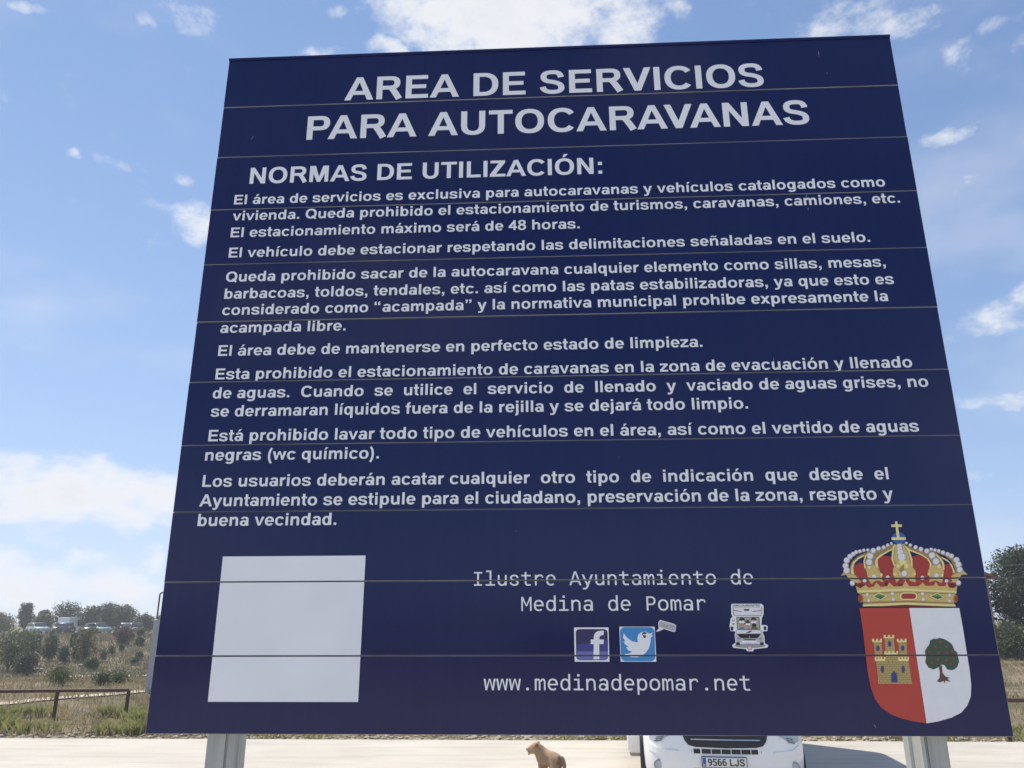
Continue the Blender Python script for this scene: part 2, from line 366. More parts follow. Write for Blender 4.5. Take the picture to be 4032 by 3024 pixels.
    g['@'] = (975, ring(480, 300, 440, 420, 80, 70, -50, 300)+ring(470, 300, 210, 230, 90, 80)+rc(640, 120, 720, 500))
    return g
def mono_glyphs():
    g = {}; w = 82; h = 72; X = 492
    b = lambda x, y0, y1: rc(x, y0, x+w, y1)
    g['I'] = rc(90, 0, 460, h)+rc(90, 638-h, 460, 638)+b(234, 0, 638)
    g['l'] = rc(72, 0, 498, h)+rc(95, 700-h, 330, 700)+b(250, 0, 700)
    g['i'] = rc(72, 0, 498, h)+rc(95, X-h, 330, X)+b(250, 0, X)+circ(290, 640, 58)
    nn = b(72, 0, X)+ring(285, 300, 192, 202, w, h+4, 0, 165)+b(395, 0, 305)
    g['n'] = nn; g['u'] = spin(nn, 275, 246)
    g['s'] = s_curve(75, 468, X, w, h, 10)
    g['t'] = b(195, 120, 625)+rc(45, X-h, 465, X)+ring(330, 140, 135, 150, w, h, 180, 270)+rc(325, -10, 470, h-10)
    g['r'] = b(105, 0, X)+ring(330, 300, 200, 202, w, h+4, 60, 165)+[[(415, 470), (470, 440), (475, 350), (420, 350)]]
    g['e'] = ring(275, 246, 218, 256, w, h, -2, 312)+rc(100, 214, 490, 280)
    g['o'] = ring(275, 246, 228, 256, w+2, h+2)
    g['d'] = ring(265, 246, 212, 256, w, h)+b(400, 0, 700)
    g['p'] = ring(285, 246, 212, 256, w, h)+b(68, -185, X)
    g['a'] = b(390, 0, 330)+ring(270, 320, 202, 182, w, h, 0, 155)+ring(250, 145, 190, 155, w, h-4)
    g['m'] = b(42, 0, X)+ring(170, 330, 118, 172, 72, h+2, 0, 165)+rc(216, 0, 288, 340)+ring(392, 330, 118, 172, 72, h+2, 0, 165)+rc(438, 0, 510, 340)
    g['y'] = [[(20, X), (112, X), (305, 0), (225, 0)], [(438, X), (530, X), (280, -120), (205, -90)]]+pen([bez((270, -40), (220, -170), (160, -165), (60, -155))], 80, 70)
    g['w'] = [[(12, X), (95, X), (168, 0), (95, 0)], [(238, X), (290, X), (168, 0), (105, 0)], [(258, X), (312, X), (445, 0), (382, 0)], [(455, X), (538, X), (455, 0), (382, 0)]]
    g['A'] = [[(5, 0), (92, 0), (275, 560), (275, 638), (228, 638)], [(545, 0), (458, 0), (275, 560), (275, 638), (322, 638)], [(110, 150), (440, 150), (420, 220), (130, 220)]]
    g['M'] = rc(45, 0, 118, 638)+rc(432, 0, 505, 638)+[[(45, 638), (128, 638), (300, 210), (250, 210)], [(422, 638), (505, 638), (300, 210), (250, 210)]]
    g['P'] = b(90, 0, 638)+ring(290, 440, 205, 198, w, h, -90, 90)+rc(90, 638-h, 295, 638)+rc(90, 242, 295, 242+h)
    g['.'] = circ(275, 55, 66); g[' '] = []
    return {k: (550, v) for k, v in g.items()}
def union(polys, keep_index=False):
    """overlapping outlines -> flat, non-overlapping triangles (and which outline lies on top)"""
    vs = []; fs = []
    for p in polys:
        o = len(vs); vs += [Vector(q) for q in p]; fs.append(list(range(o, o+len(p))))
    v, _, f, _, _, of = delaunay_2d_cdt(vs, [], fs, 0, 1e-4)
    tri = []; idx = []
    for t, o in zip(f, of):
        if o: tri.append(t); idx.append(max(o))
    return [(p.x, p.y) for p in v], tri, idx
BOLD = bold_glyphs(); MONO = mono_glyphs(); GC = {}
def ccw(p):
    a = sum(p[i][0]*p[(i+1) % len(p)][1]-p[(i+1) % len(p)][0]*p[i][1] for i in range(len(p)))
    return p if a > 0 else p[::-1]
def glyph(font, ch):
    k = (id(font), ch)
    if k not in GC:
        adv, polys = font[ch]
        GC[k] = (adv, *(union([ccw(p) for p in polys])[:2] if polys else ([], [])))
    return GC[k]
def layout(font, text):
    x = 0; out = []; lo = 1e9; hi = -1e9
    for i, ch in enumerate(text):
        adv, v, f = glyph(font, ch)
        if font is BOLD and i and (text[i-1]+ch) in ('AV', 'VA', 'AT', 'TA', 'PA', 'AU'): x -= {'AV': 74, 'VA': 74, 'AT': 74, 'TA': 74, 'PA': 74}.get(text[i-1]+ch, 0)
        if v:
            lo = min(lo, x+min(p[0] for p in v)); hi = max(hi, x+max(p[0] for p in v))
        out.append((x, v, f)); x += adv
    return out, lo, hi
def lettering(font, text, x0, x1, base, cap, capunits):
    """text set between x0 and x1 (mm) on a baseline, cap height in mm -> 2-D verts, tris in mm"""
    out, lo, hi = layout(font, text); kx = (x1-x0)/(hi-lo); ky = cap/capunits
    V = []; F = []
    for x, v, f in out:
        o = len(V); V += [(x0+(x+p[0]-lo)*kx, base+p[1]*ky) for p in v]; F += [tuple(i+o for i in t) for t in f]
    return V, F
# ------------------------------------------------------------------ setting: terrain, pad, paths
PAD_Y = 13.70
def terrain(x, y):
    n = .05*math.sin(x*.31+1.3)*math.sin(y*.23)+.03*math.sin(x*.9+y*.7)
    left = 1-sstep(-8, 12, x+.0*y)
    zl = -.07-1.3*sstep(27, 46, y)+2.05*sstep(52, 96, y)+.6*sstep(140, 260, y)
    zr = -.07+.35*sstep(30, 75, y)+1.0*sstep(90, 260, y)
    near = sstep(14.2, 22, y) if y > 0 else sstep(14, 30, -y)
    return left*zl+(1-left)*zr+n*near-.03*(1-near)
xs = np.unique(np.concatenate([np.linspace(-900, -120, 14), np.linspace(-120, 60, 121), np.linspace(60, 900, 14)]))
ys = np.unique(np.concatenate([np.linspace(-600, -40, 9), np.linspace(-40, 10, 11), np.linspace(10, 60, 68), np.linspace(60, 150, 46), np.linspace(150, 1800, 22)]))
tm = MB()
mat('terrain', (.215, .165, .10), .95, spec=.1)
m = MATS['terrain']; t = m.node_tree; b = t.nodes['Principled BSDF']
tcx = t.nodes.new('ShaderNodeTexCoord')
def tnoise(s, d, r=.6):
    n = t.nodes.new('ShaderNodeTexNoise'); n.inputs['Scale'].default_value = s; n.inputs['Detail'].default_value = d; n.inputs['Roughness'].default_value = r
    t.links.new(tcx.outputs['Object'], n.inputs['Vector']); return n.outputs['Fac']
def tramp(fac, a, b_):
    r = t.nodes.new('ShaderNodeMapRange'); r.inputs['From Min'].default_value = a; r.inputs['From Max'].default_value = b_; t.links.new(fac, r.inputs['Value']); return r.outputs[0]
def tmix(f, a, b_):
    x = t.nodes.new('ShaderNodeMix'); x.data_type = 'RGBA'; t.links.new(f, x.inputs['Factor'])
    for k, v in (('A', a), ('B', b_)):
        if isinstance(v, tuple): x.inputs[k].default_value = (*v, 1)
        else: t.links.new(v, x.inputs[k])
    return x.outputs['Result']
c0 = tmix(tramp(tnoise(.35, 6), .4, .62), (.22, .175, .11), (.12, .108, .066))      # straw and weeds
c1 = tmix(tramp(tnoise(3.1, 8, .7), .45, .7), c0, (.33, .275, .20))                  # bare earth
c2 = tmix(tramp(tnoise(.11, 4), .5, .64), c1, (.095, .105, .052))                     # greener patches
t.links.new(c2, b.inputs['Base Color'])
bp = t.nodes.new('ShaderNodeBump'); bp.inputs['Strength'].default_value = .9; bp.inputs['Distance'].default_value = .12; t.links.new(tnoise(7, 10, .7), bp.inputs['Height']); t.links.new(bp.outputs[0], b.inputs['Normal'])
tm.use('terrain')
tm.add([(x, y, terrain(x, y)) for y in ys for x in xs], [(j*len(xs)+i, j*len(xs)+i+1, (j+1)*len(xs)+i+1, (j+1)*len(xs)+i) for j in range(len(ys)-1) for i in range(len(xs)-1)])
tag(tm.build('terrain', smooth=True, fix=False), kind='structure')

# concrete parking pad
mat('concrete', (.50, .465, .405), .85, spec=.2)
m = MATS['concrete']; t = m.node_tree; b = t.nodes['Principled BSDF']; tcx = t.nodes.new('ShaderNodeTexCoord')
c0 = tmix(tramp(tnoise(.55, 7, .6), .35, .68), (.49, .46, .405), (.42, .39, .34))
c1 = tmix(tramp(tnoise(26, 5, .7), .55, .8), c0, (.34, .315, .28))
st = t.nodes.new('ShaderNodeTexNoise'); st.inputs['Scale'].default_value = 1.4; st.inputs['Detail'].default_value = 7
mpn = t.nodes.new('ShaderNodeMapping'); mpn.inputs['Scale'].default_value = (.35, 2.6, 1); t.links.new(tcx.outputs['Object'], mpn.inputs[0]); t.links.new(mpn.outputs[0], st.inputs['Vector'])
c2 = tmix(tramp(st.outputs['Fac'], .5, .78), c1, (.355, .33, .29))
t.links.new(c2, b.inputs['Base Color'])
bp = t.nodes.new('ShaderNodeBump'); bp.inputs['Strength'].default_value = .25; bp.inputs['Distance'].default_value = .01; t.links.new(tnoise(60, 6, .6), bp.inputs['Height']); t.links.new(bp.outputs[0], b.inputs['Normal'])
pad = MB().use('concrete').box(-40, 40, -34, PAD_Y, -.16, 0).build('parking_pad', bevel=.008)
tag(pad, kind='structure')

# pale gravel footpaths
mat('path_gravel', (.52, .47, .38), .95, var=.25, scale=2.5, bump=.4, bscale=20, spec=.1)
def path(pts, w):
    p = MB().use('path_gravel'); vs = []; n = 30
    P = [Vector(q) for q in pts]
    cum = [0]
    for a_, b_ in zip(P, P[1:]): cum.append(cum[-1]+(b_-a_).length)
    for i in range(n+1):
        d = cum[-1]*i/n; k = max(j for j in range(len(P)-1) if cum[j] <= d+1e-6)
        q = P[k].lerp(P[k+1], (d-cum[k])/(cum[k+1]-cum[k])); tdir = (P[k+1]-P[k]).normalized(); nrm = Vector((-tdir.y, tdir.x))
        for s_ in (-1, -.33, .33, 1):
            e = q+nrm*(w*.5*s_*(1+.12*math.sin(i*2.1+s_*3))); vs.append((e.x, e.y, terrain(e.x, e.y)+.035))
    p.add(vs, [(i*4+k, i*4+k+1, i*4+k+5, i*4+k+4) for i in range(n) for k in range(3)])
    return tag(p.build('path', smooth=True), kind='structure')
path([(-24, 13.5), (-18.5, 17.6), (-15.3, 20.6), (-13.4, 25.4), (-12.2, 33)], .8)
path([(-46, 45), (-36, 50), (-27, 53.5), (-14, 56)], 1.6)

# ------------------------------------------------------------------ the information sign
ZB, SW, NB, BHT = 1.847, 2.011, 11, .175
PRINT = {
 'crown': [
  ('red',[(697.8,379.5),(711.7,386.3),(722.4,386.2),(724.4,372.5),(727.9,358.9),(729.8,339.3),(715.1,331.9),(705.9,342.4),(699.5,351.5),(696.5,363.6)]),
  ('red',[(756.8,392.1),(762.5,399.7),(769.2,404.2),(790.2,401),(790.8,394.9),(791.7,379.7),(790.8,363),(791.9,349.5),(796.4,338.9),(775,337.5),(763.3,340.6),(763.5,363.2),(756.2,376.9)]),
  ('red',[(841.3,400.7),(853.3,404.4),(868.2,402),(877.6,394.3),(878.7,382.2),(874.9,367.1),(870.5,349),(853.6,337.1),(838.7,338.7),(839.7,355.2),(834.6,371.8)]),
  ('red',[(912.9,382.7),(924.2,381.9),(932,374.3),(934,363.7),(926.5,350.2),(926.3,330.8),(910.5,335.4),(906.2,345.8),(905.1,357.8),(910.1,369.9)]),
  ('red',[(701,351.5),(931,350.2),(934.8,332.2),(923.7,324.1),(891.2,327.2),(852.3,328.9),(813.1,329.1),(773.9,329.3),(746.4,328),(706.8,325.9),(698.8,334.9)]),
  ('darkred',[(718.4,333.3),(716.8,330.7),(713.2,328.8),(708.6,328.1),(704.1,328.9),(701,330.8),(700.2,333.4),(701.7,336),(705.3,338),(710,338.6),(714.4,337.9),(717.5,336)]),
  ('darkred',[(931.2,333),(929.6,330.4),(926.3,328.5),(922,327.8),(918,328.6),(915.3,330.5),(914.7,333.1),(916.2,335.7),(919.5,337.6),(923.8,338.3),(927.8,337.5),(930.5,335.6)]),
  ('darkred',[(775,337.5),(774,334.6),(772,332.4),(769.6,331.6),(767.5,332.4),(766.1,334.6),(765.9,337.6),(767,340.6),(769,342.8),(771.3,343.6),(773.5,342.7),(774.8,340.5)]),
  ('darkred',[(806.3,334.4),(805.5,332.5),(803.6,331.2),(801.3,330.7),(799.1,331.2),(797.6,332.6),(797.3,334.4),(798.2,336.3),(800,337.7),(802.4,338.2),(804.5,337.6),(806,336.3)]),
  ('golddark',[(685.4,360.6),(689.4,377.3),(695.5,389.4),(711.5,402.8),(740,414.4),(740.8,409),(725.8,400.7),(712.9,395.4),(701.6,385.6),(697.1,374.2),(699.5,357.5)]),
  ('goldlight',[(690,360.6),(691.9,375.7),(697.3,387.9),(712.7,400),(726.5,405.7),(726.1,402.7),(713.1,396.9),(700.6,385.6),(696,374.2),(696.6,359)]),
  ('golddark',[(723.6,372.5),(722.7,390.8),(728.7,404.5),(743.2,415.9),(762.3,420.4),(794.3,429.4),(803.7,430.8),(798.1,418.6),(771.1,406.5),(757.2,395.1),(756.7,379.9),(760.3,367.7),(745,361.8),(730.2,364.9)]),
  ('goldlight',[(750.1,376.9),(750.3,389.1),(754.5,397.4),(766.5,406.5),(796.1,420.9),(798.1,418.6),(770,404.2),(758,395.1),(756,386),(756.4,372.3)]),
  ('goldlight',[(723,374),(723,390.8),(729.4,404.5),(739.6,412.1),(740.9,409.8),(730.9,402.2),(726,390.7),(726.9,374)]),
  ('golddark',[(798.9,429.3),(825.4,432.2),(835.7,419.1),(839.9,394.6),(838.1,376.4),(828.1,368.8),(805.4,369),(793.2,379.7),(789.8,394.9),(794.2,416.3)]),
  ('goldlight',[(795.9,419.3),(802.1,430.8),(804.8,430),(798.8,416.2),(794.7,394.9),(797.6,378.1),(794.3,376.6),(790.5,394.9)]),
  ('goldlight',[(823.7,431.4),(827.6,426.8),(836,416),(839.9,394.6),(837.6,376.4),(832.8,374.9),(835.6,393.1),(831.9,414.5)]),
  ('gold',[(804.6,428.5),(822.7,429.9),(830.2,413),(833.3,393.1),(830.8,376.4),(801.9,376.6),(796.9,394.8),(800.8,416.2)]),
  ('golddark',[(825,429.9),(846.6,420.5),(875.7,411.1),(892.8,413.3),(907.7,401.7),(913.6,386.5),(911.6,369.9),(902.6,360.9),(884.7,362.5),(876.8,374.6),(881.5,385.2),(876.9,394.3),(863.9,404.3),(838.3,416)]),
  ('goldlight',[(828.9,425.2),(838.5,417.5),(864.3,406.6),(877.9,395.8),(883.5,383.6),(880.6,370),(877.3,373.1),(879.2,385.2),(874.7,395.1),(862.3,403.6),(836.5,414.4)]),
  ('goldlight',[(897.8,406.4),(906.9,397.2),(913.3,385),(911.6,369.9),(908,368.4),(909.3,383.5),(903.7,395.7),(895.9,404.1)]),
  ('golddark',[(898.1,408.7),(913,406.3),(930.2,390.9),(936.3,372.7),(934,359.2),(944.6,359.1),(946.6,375.7),(941.3,393.9),(928.2,406.2),(906.9,415.5)]),
  ('goldlight',[(909,400.2),(922.9,392.5),(931.5,380.3),(935,365.2),(933.3,359.2),(930.8,362.2),(930.2,372.8),(924.9,386.4),(909.9,396.4)]),
  ('gold',[(791.6,373.6),(800.2,385.7),(816.3,391.7),(833.7,385.5),(836.8,376.4),(843.1,367.2),(840,352.2),(839.7,340.2),(827.3,343.3),(823.7,349.3),(814.2,346.3),(805.5,349.4),(793.5,339.7),(792.1,351),(788.6,358.5)]),
  ('gold',[(726.4,371),(730.7,380),(741.8,383),(750.6,379.9),(753.9,370.8),(760.6,364.7),(763.9,355.6),(760.1,349.6),(764.1,340.6),(751.8,345.2),(742.4,343),(735.4,336.3),(731.7,342.3),(728.2,349.8),(727.9,358.9)]),
  ('gold',[(873.8,370.1),(884.3,379.1),(896.9,382),(906.5,375.9),(909.4,365.3),(905.7,351.8),(900.5,338.4),(893.4,341.4),(887.9,344.4),(880.1,343),(870.6,340),(875.3,350.5),(870.4,358)]),
  ('gold',[(665.1,356.9),(673.9,366),(682.5,362.1),(691.3,359.1),(700.3,357.5),(705.4,349.9),(711,340.9),(700.9,339.4),(685.2,347),(677.6,359.1)]),
  ('gold',[(963.9,357.5),(955.1,368.1),(945.1,362.1),(932.5,359.2),(924,353.2),(925.3,342.7),(920.3,339.8),(935.3,339.7),(944.8,351.6),(950.3,357.6)]),
  ('goldlight',[(796.8,360),(795.4,357.2),(792.8,356),(790.7,357.2),(790.1,360),(791.5,362.8),(794,364),(796.2,362.8)]),
  ('goldlight',[(843,359.7),(841.6,356.9),(839,355.8),(836.9,356.9),(836.3,359.7),(837.7,362.6),(840.2,363.7),(842.4,362.5)]),
  ('goldlight',[(822.5,387.1),(819.6,381.3),(814.4,378.9),(809.9,381.3),(808.8,387.2),(811.6,392.9),(816.8,395.3),(821.3,392.9)]),
  ('goldlight',[(764.4,358.6),(763.1,356.1),(760.8,355.1),(758.8,356.1),(758.3,358.7),(759.5,361.2),(761.8,362.3),(763.8,361.2)]),
  ('goldlight',[(738.7,377),(737.2,373.8),(734.3,372.4),(731.8,373.8),(731.1,377),(732.6,380.2),(735.5,381.5),(738,380.2)]),
  ('goldlight',[(875.6,359.5),(874.5,357.2),(872.4,356.3),(870.6,357.3),(870.2,359.6),(871.3,361.8),(873.4,362.8),(875.2,361.8)]),
  ('goldlight',[(905,377.5),(903.2,373.9),(899.9,372.4),(897.2,373.9),(896.5,377.5),(898.3,381.1),(901.6,382.6),(904.3,381.1)]),
  ('goldlight',[(906.8,356.3),(905.7,354),(903.6,353.1),(901.8,354.1),(901.4,356.4),(902.6,358.7),(904.7,359.6),(906.4,358.6)]),
  ('goldlight',[(828.1,378.7),(826.2,374.8),(822.7,373.3),(819.7,374.9),(819,378.7),(820.9,382.6),(824.3,384.2),(827.3,382.6)]),
  ('goldlight',[(807.6,378.8),(806,375.6),(803.1,374.3),(800.6,375.6),(800,378.9),(801.5,382.1),(804.4,383.4),(806.9,382)]),
  ('golddark',[(803.8,369),(816.5,382.6),(818,382.5),(816.3,365.9),(809,362.9)]),
  ('gold',[(697.1,333.4),(706.9,326.7),(720.1,334.8),(728.3,328.1),(740.9,331.7),(746.7,340.7),(755.8,330.2),(771.2,331.6),(777,340.5),(786.2,330.8),(807.4,331.4),(815.6,345.6),(822.5,331.3),(845.1,331.2),(855.5,340.1),(861.8,331.9),(880,332.5),(886.7,341.5),(891.8,331),(906.8,330.9),(912.5,338.3),(915.3,327.9),(927.1,326.3),(935.5,332.2),(930.8,317.4),(699,318.5)]),
  ('gold',[(699.3,321.5),(931.1,318.9),(931.2,315.2),(925.1,310),(921.2,290.9),(923.8,284.2),(707.5,285.8),(710,293.2),(709.3,311),(699.5,317)]),
  ('golddark',[(704,316.2),(816.1,318.7),(926.7,315.2),(924.7,312.2),(815.7,316.4),(708.1,313.2)]),
  ('golddark',[(710.4,296.1),(813,297.9),(921.6,293.8),(921,290.1),(812.4,294.2),(709.7,291)]),
  ('goldlight',[(699.4,321.8),(812.6,325.7),(931.2,319.6),(931.3,315.9),(811.9,321.2),(700.3,317)]),
  ('goldlight',[(708,289.5),(807.8,293.5),(923.8,288.6),(923.8,284.2),(807.2,289.1),(708.1,285.1)]),
  ('darkred',[(734.4,284.5),(807.1,288.7),(900.7,284.5),(810.6,281.9)]),
  ('golddark',[(730.1,307.9),(749.7,319),(771.7,308.9),(751.2,297)]),
  ('golddark',[(863.4,308.5),(886.6,317.3),(905.2,304.9),(883.2,296.5)]),
  ('goldlight',[(731.9,307.9),(749.9,317.8),(769.4,308.9),(751.4,298.5)]),
  ('goldlight',[(865.6,308.4),(886.3,315.8),(902.9,305.1),(883.4,297.9)]),
  ('green',[(736.1,308.2),(749.2,315),(764.2,309),(751.4,301)]),
  ('green',[(870.1,308.2),(885.9,313.5),(898.4,305.4),(883.9,300.7)]),
  ('greenlight',[(736.1,308.2),(749.2,315),(764.2,309),(749.6,307.5)]),
  ('greenlight',[(870.1,308.2),(885.9,313.5),(898.4,305.4),(884.9,306.9)]),
  ('golddark',[(832.9,318.2),(837.2,316.9),(840,313.7),(840.5,309.2),(840.2,307),(838.3,302.6),(834.5,299.3),(829.8,298.2),(802.8,298.3),(798.5,299.5),(795.7,302.7),(795.1,307.2),(795.4,309.4),(797.3,313.9),(801.1,317.1),(805.8,318.3)]),
  ('goldlight',[(832.1,317.1),(836.1,316),(838.8,312.9),(839.3,308.8),(839.1,307.4),(837.3,303.3),(833.8,300.3),(829.4,299.2),(803.6,299.3),(799.5,300.4),(796.9,303.5),(796.4,307.6),(796.6,309),(798.3,313.1),(801.8,316.1),(806.2,317.2)]),
  ('red',[(830.3,314.5),(833.1,313.7),(834.9,311.6),(835.2,308.8),(835,307.6),(833.8,304.8),(831.4,302.7),(828.5,302),(805.5,302.1),(802.7,302.9),(801,304.9),(800.6,307.8),(800.8,308.9),(802,311.8),(804.4,313.8),(807.3,314.6)]),
  ('golddark',[(712.1,303.5),(710.6,298.7),(707.6,295.2),(704,293.9),(700.8,295.2),(698.8,298.8),(698.5,303.6),(700.1,308.4),(703,312),(706.6,313.2),(709.8,311.9),(711.8,308.4)]),
  ('red',[(708.9,303.6),(707.7,299.5),(705.6,296.5),(703,295.4),(700.8,296.5),(699.4,299.5),(699.3,303.6),(700.5,307.7),(702.6,310.7),(705.2,311.7),(707.5,310.6),(708.8,307.6)]),
  ('golddark',[(932.7,301.9),(931.2,297.4),(928.4,294.2),(925.2,293),(922.5,294.2),(920.8,297.5),(920.7,301.9),(922.3,306.3),(925,309.6),(928.2,310.7),(931,309.5),(932.6,306.3)]),
  ('red',[(932.7,301.9),(931.5,298.2),(929.4,295.5),(927,294.5),(924.9,295.5),(923.7,298.2),(923.7,301.9),(924.9,305.6),(927,308.3),(929.4,309.3),(931.5,308.3),(932.7,305.5)]),
  ('pearlrim',[(741.4,417.1),(740.6,415.1),(738.9,413.5),(736.7,413),(734.7,413.6),(733.4,415.1),(733.1,417.2),(734,419.2),(735.7,420.8),(737.8,421.3),(739.8,420.7),(741.1,419.2)]),
  ('pearl',[(740.2,417.6),(739.5,416),(738.2,414.9),(736.6,414.5),(735.1,414.9),(734.1,416.1),(733.9,417.6),(734.5,419.2),(735.8,420.4),(737.4,420.8),(739,420.3),(740,419.2)]),
  ('pearlrim',[(732.1,416.3),(731.2,414),(729.3,412.4),(727,411.8),(724.9,412.5),(723.5,414.1),(723.2,416.3),(724.1,418.6),(725.9,420.2),(728.2,420.8),(730.4,420.1),(731.8,418.5)]),
  ('pearl',[(730.8,416.8),(730.1,415.1),(728.7,413.8),(726.9,413.4),(725.3,413.9),(724.2,415.1),(724,416.8),(724.6,418.5),(726.1,419.8),(727.8,420.2),(729.5,419.7),(730.5,418.5)]),
  ('pearlrim',[(723,414),(722,411.6),(720,409.8),(717.5,409.1),(715.1,409.8),(713.5,411.6),(713.2,414.1),(714.2,416.5),(716.2,418.3),(718.8,419),(721.1,418.3),(722.7,416.5)]),
  ('pearl',[(721.6,414.6),(720.8,412.7),(719.3,411.3),(717.3,410.8),(715.5,411.4),(714.3,412.7),(714,414.6),(714.8,416.5),(716.3,417.9),(718.3,418.4),(720.1,417.9),(721.3,416.5)]),
  ('pearlrim',[(714,411.9),(712.9,409.3),(710.7,407.3),(707.9,406.6),(705.3,407.3),(703.6,409.3),(703.2,412),(704.3,414.7),(706.5,416.6),(709.3,417.3),(711.9,416.6),(713.6,414.6)]),
  ('pearl',[(712.4,412.6),(711.6,410.5),(709.9,409),(707.7,408.4),(705.7,409),(704.4,410.5),(704.1,412.6),(705,414.7),(706.7,416.2),(708.8,416.7),(710.8,416.2),(712.2,414.6)]),
  ('pearlrim',[(706.8,407.4),(705.6,404.5),(703.2,402.4),(700.2,401.6),(697.4,402.4),(695.5,404.5),(695.1,407.5),(696.3,410.4),(698.7,412.5),(701.7,413.3),(704.5,412.4),(706.4,410.3)]),
  ('pearl',[(705.1,408.1),(704.2,405.8),(702.3,404.2),(700,403.6),(697.8,404.2),(696.4,405.9),(696.1,408.1),(697,410.4),(698.8,412),(701.2,412.6),(703.4,412),(704.8,410.3)]),
  ('pearlrim',[(699.4,401.6),(698.1,398.2),(695.2,395.7),(691.6,394.8),(688.3,395.7),(686.1,398.3),(685.6,401.7),(687,405.1),(689.8,407.6),(693.4,408.5),(696.7,407.6),(698.9,405.1)]),
  ('pearl',[(697.5,402.4),(696.4,399.7),(694.2,397.8),(691.4,397.1),(688.8,397.8),(687.1,399.8),(686.7,402.5),(687.7,405.2),(690,407.1),(692.8,407.9),(695.4,407.1),(697.1,405.1)]),
  ('pearlrim',[(691.8,392.5),(690.2,388.5),(686.9,385.6),(682.8,384.6),(679,385.7),(676.4,388.6),(675.9,392.6),(677.4,396.6),(680.7,399.4),(684.8,400.5),(688.7,399.4),(691.2,396.5)]),
  ('pearl',[(689.6,393.4),(688.4,390.3),(685.8,388),(682.5,387.2),(679.5,388.1),(677.5,390.4),(677,393.5),(678.3,396.6),(680.9,398.9),(684.1,399.7),(687.2,398.9),(689.2,396.6)]),
  ('pearlrim',[(687.4,379.6),(685.8,375.6),(682.5,372.7),(678.4,371.7),(674.6,372.8),(672,375.7),(671.5,379.7),(673,383.6),(676.3,386.5),(680.4,387.5),(684.3,386.4),(686.8,383.5)]),
  ('pearl',[(685.2,380.5),(684,377.4),(681.4,375.1),(678.1,374.3),(675.1,375.1),(673.1,377.4),(672.6,380.6),(673.9,383.7),(676.5,385.9),(679.7,386.8),(682.8,385.9),(684.8,383.6)]),
  ('pearlrim',[(689.3,368.2),(687.6,363.9),(684.1,360.8),(679.6,359.7),(675.5,360.9),(672.8,364),(672.2,368.3),(673.9,372.5),(677.4,375.6),(681.8,376.7),(685.9,375.5),(688.7,372.4)]),
  ('pearl',[(687,369.2),(685.6,365.8),(682.8,363.4),(679.3,362.5),(676.1,363.4),(673.9,365.9),(673.4,369.2),(674.8,372.6),(677.5,375),(681,375.9),(684.3,375),(686.5,372.5)]),
  ('pearlrim',[(799.3,432.1),(798.5,430.2),(796.9,428.8),(794.9,428.3),(793,428.8),(791.8,430.2),(791.6,432.2),(792.4,434.1),(794,435.5),(796,436),(797.8,435.4),(799,434)]),
  ('pearl',[(798.1,432.5),(797.5,431.1),(796.3,430),(794.8,429.6),(793.4,430),(792.5,431.1),(792.3,432.6),(792.9,434),(794.1,435.1),(795.6,435.5),(797,435.1),(797.9,434)]),
  ('pearlrim',[(790.7,428.1),(789.8,425.8),(787.8,424.2),(785.4,423.6),(783.2,424.2),(781.8,425.9),(781.5,428.2),(782.4,430.5),(784.4,432.2),(786.8,432.8),(789,432.2),(790.4,430.5)]),
  ('pearl',[(789.4,428.7),(788.6,426.9),(787.2,425.6),(785.3,425.2),(783.6,425.7),(782.5,427),(782.3,428.7),(783,430.5),(784.5,431.8),(786.3,432.2),(788,431.8),(789.1,430.4)]),
  ('pearlrim',[(781.2,423),(780.1,420.3),(777.9,418.3),(775.1,417.6),(772.5,418.4),(770.8,420.4),(770.5,423.1),(771.6,425.7),(773.8,427.7),(776.6,428.4),(779.2,427.7),(780.9,425.7)]),
  ('pearl',[(779.7,423.6),(778.8,421.5),(777.1,420),(775,419.5),(773,420),(771.7,421.6),(771.4,423.7),(772.2,425.7),(774,427.3),(776.1,427.8),(778.1,427.2),(779.4,425.7)]),
  ('pearlrim',[(769.6,419.8),(768.3,416.8),(765.8,414.5),(762.6,413.7),(759.6,414.6),(757.7,416.8),(757.3,419.9),(758.6,423),(761.1,425.2),(764.3,426),(767.3,425.2),(769.2,422.9)]),
  ('pearl',[(767.9,420.6),(766.9,418.2),(764.9,416.4),(762.4,415.8),(760.1,416.5),(758.6,418.2),(758.3,420.6),(759.3,423),(761.3,424.8),(763.7,425.4),(766,424.7),(767.5,423)]),
  ('pearlrim',[(757.4,415),(755.9,411.3),(752.8,408.7),(749,407.7),(745.5,408.7),(743.2,411.4),(742.7,415.1),(744.2,418.8),(747.2,421.5),(751,422.4),(754.6,421.4),(756.9,418.7)]),
  ('pearl',[(755.4,415.9),(754.2,413),(751.8,410.9),(748.8,410.1),(746,410.9),(744.2,413.1),(743.8,416),(745,418.8),(747.4,421),(750.4,421.7),(753.2,420.9),(755,418.8)]),
  ('pearlrim',[(749.9,401.6),(748.1,397.3),(744.6,394.2),(740.1,393.1),(736,394.3),(733.3,397.4),(732.7,401.7),(734.5,406),(738,409.1),(742.5,410.2),(746.6,409),(749.3,405.9)]),
  ('pearl',[(747.6,402.6),(746.2,399.2),(743.4,396.7),(739.9,395.9),(736.6,396.8),(734.4,399.3),(734,402.7),(735.4,406.1),(738.2,408.5),(741.7,409.4),(745,408.5),(747.1,406)]),
  ('pearlrim',[(745.6,387.3),(743.8,382.9),(740.1,379.7),(735.6,378.5),(731.3,379.7),(728.5,383),(727.9,387.4),(729.7,391.8),(733.4,395),(738,396.2),(742.2,394.9),(745,391.7)]),
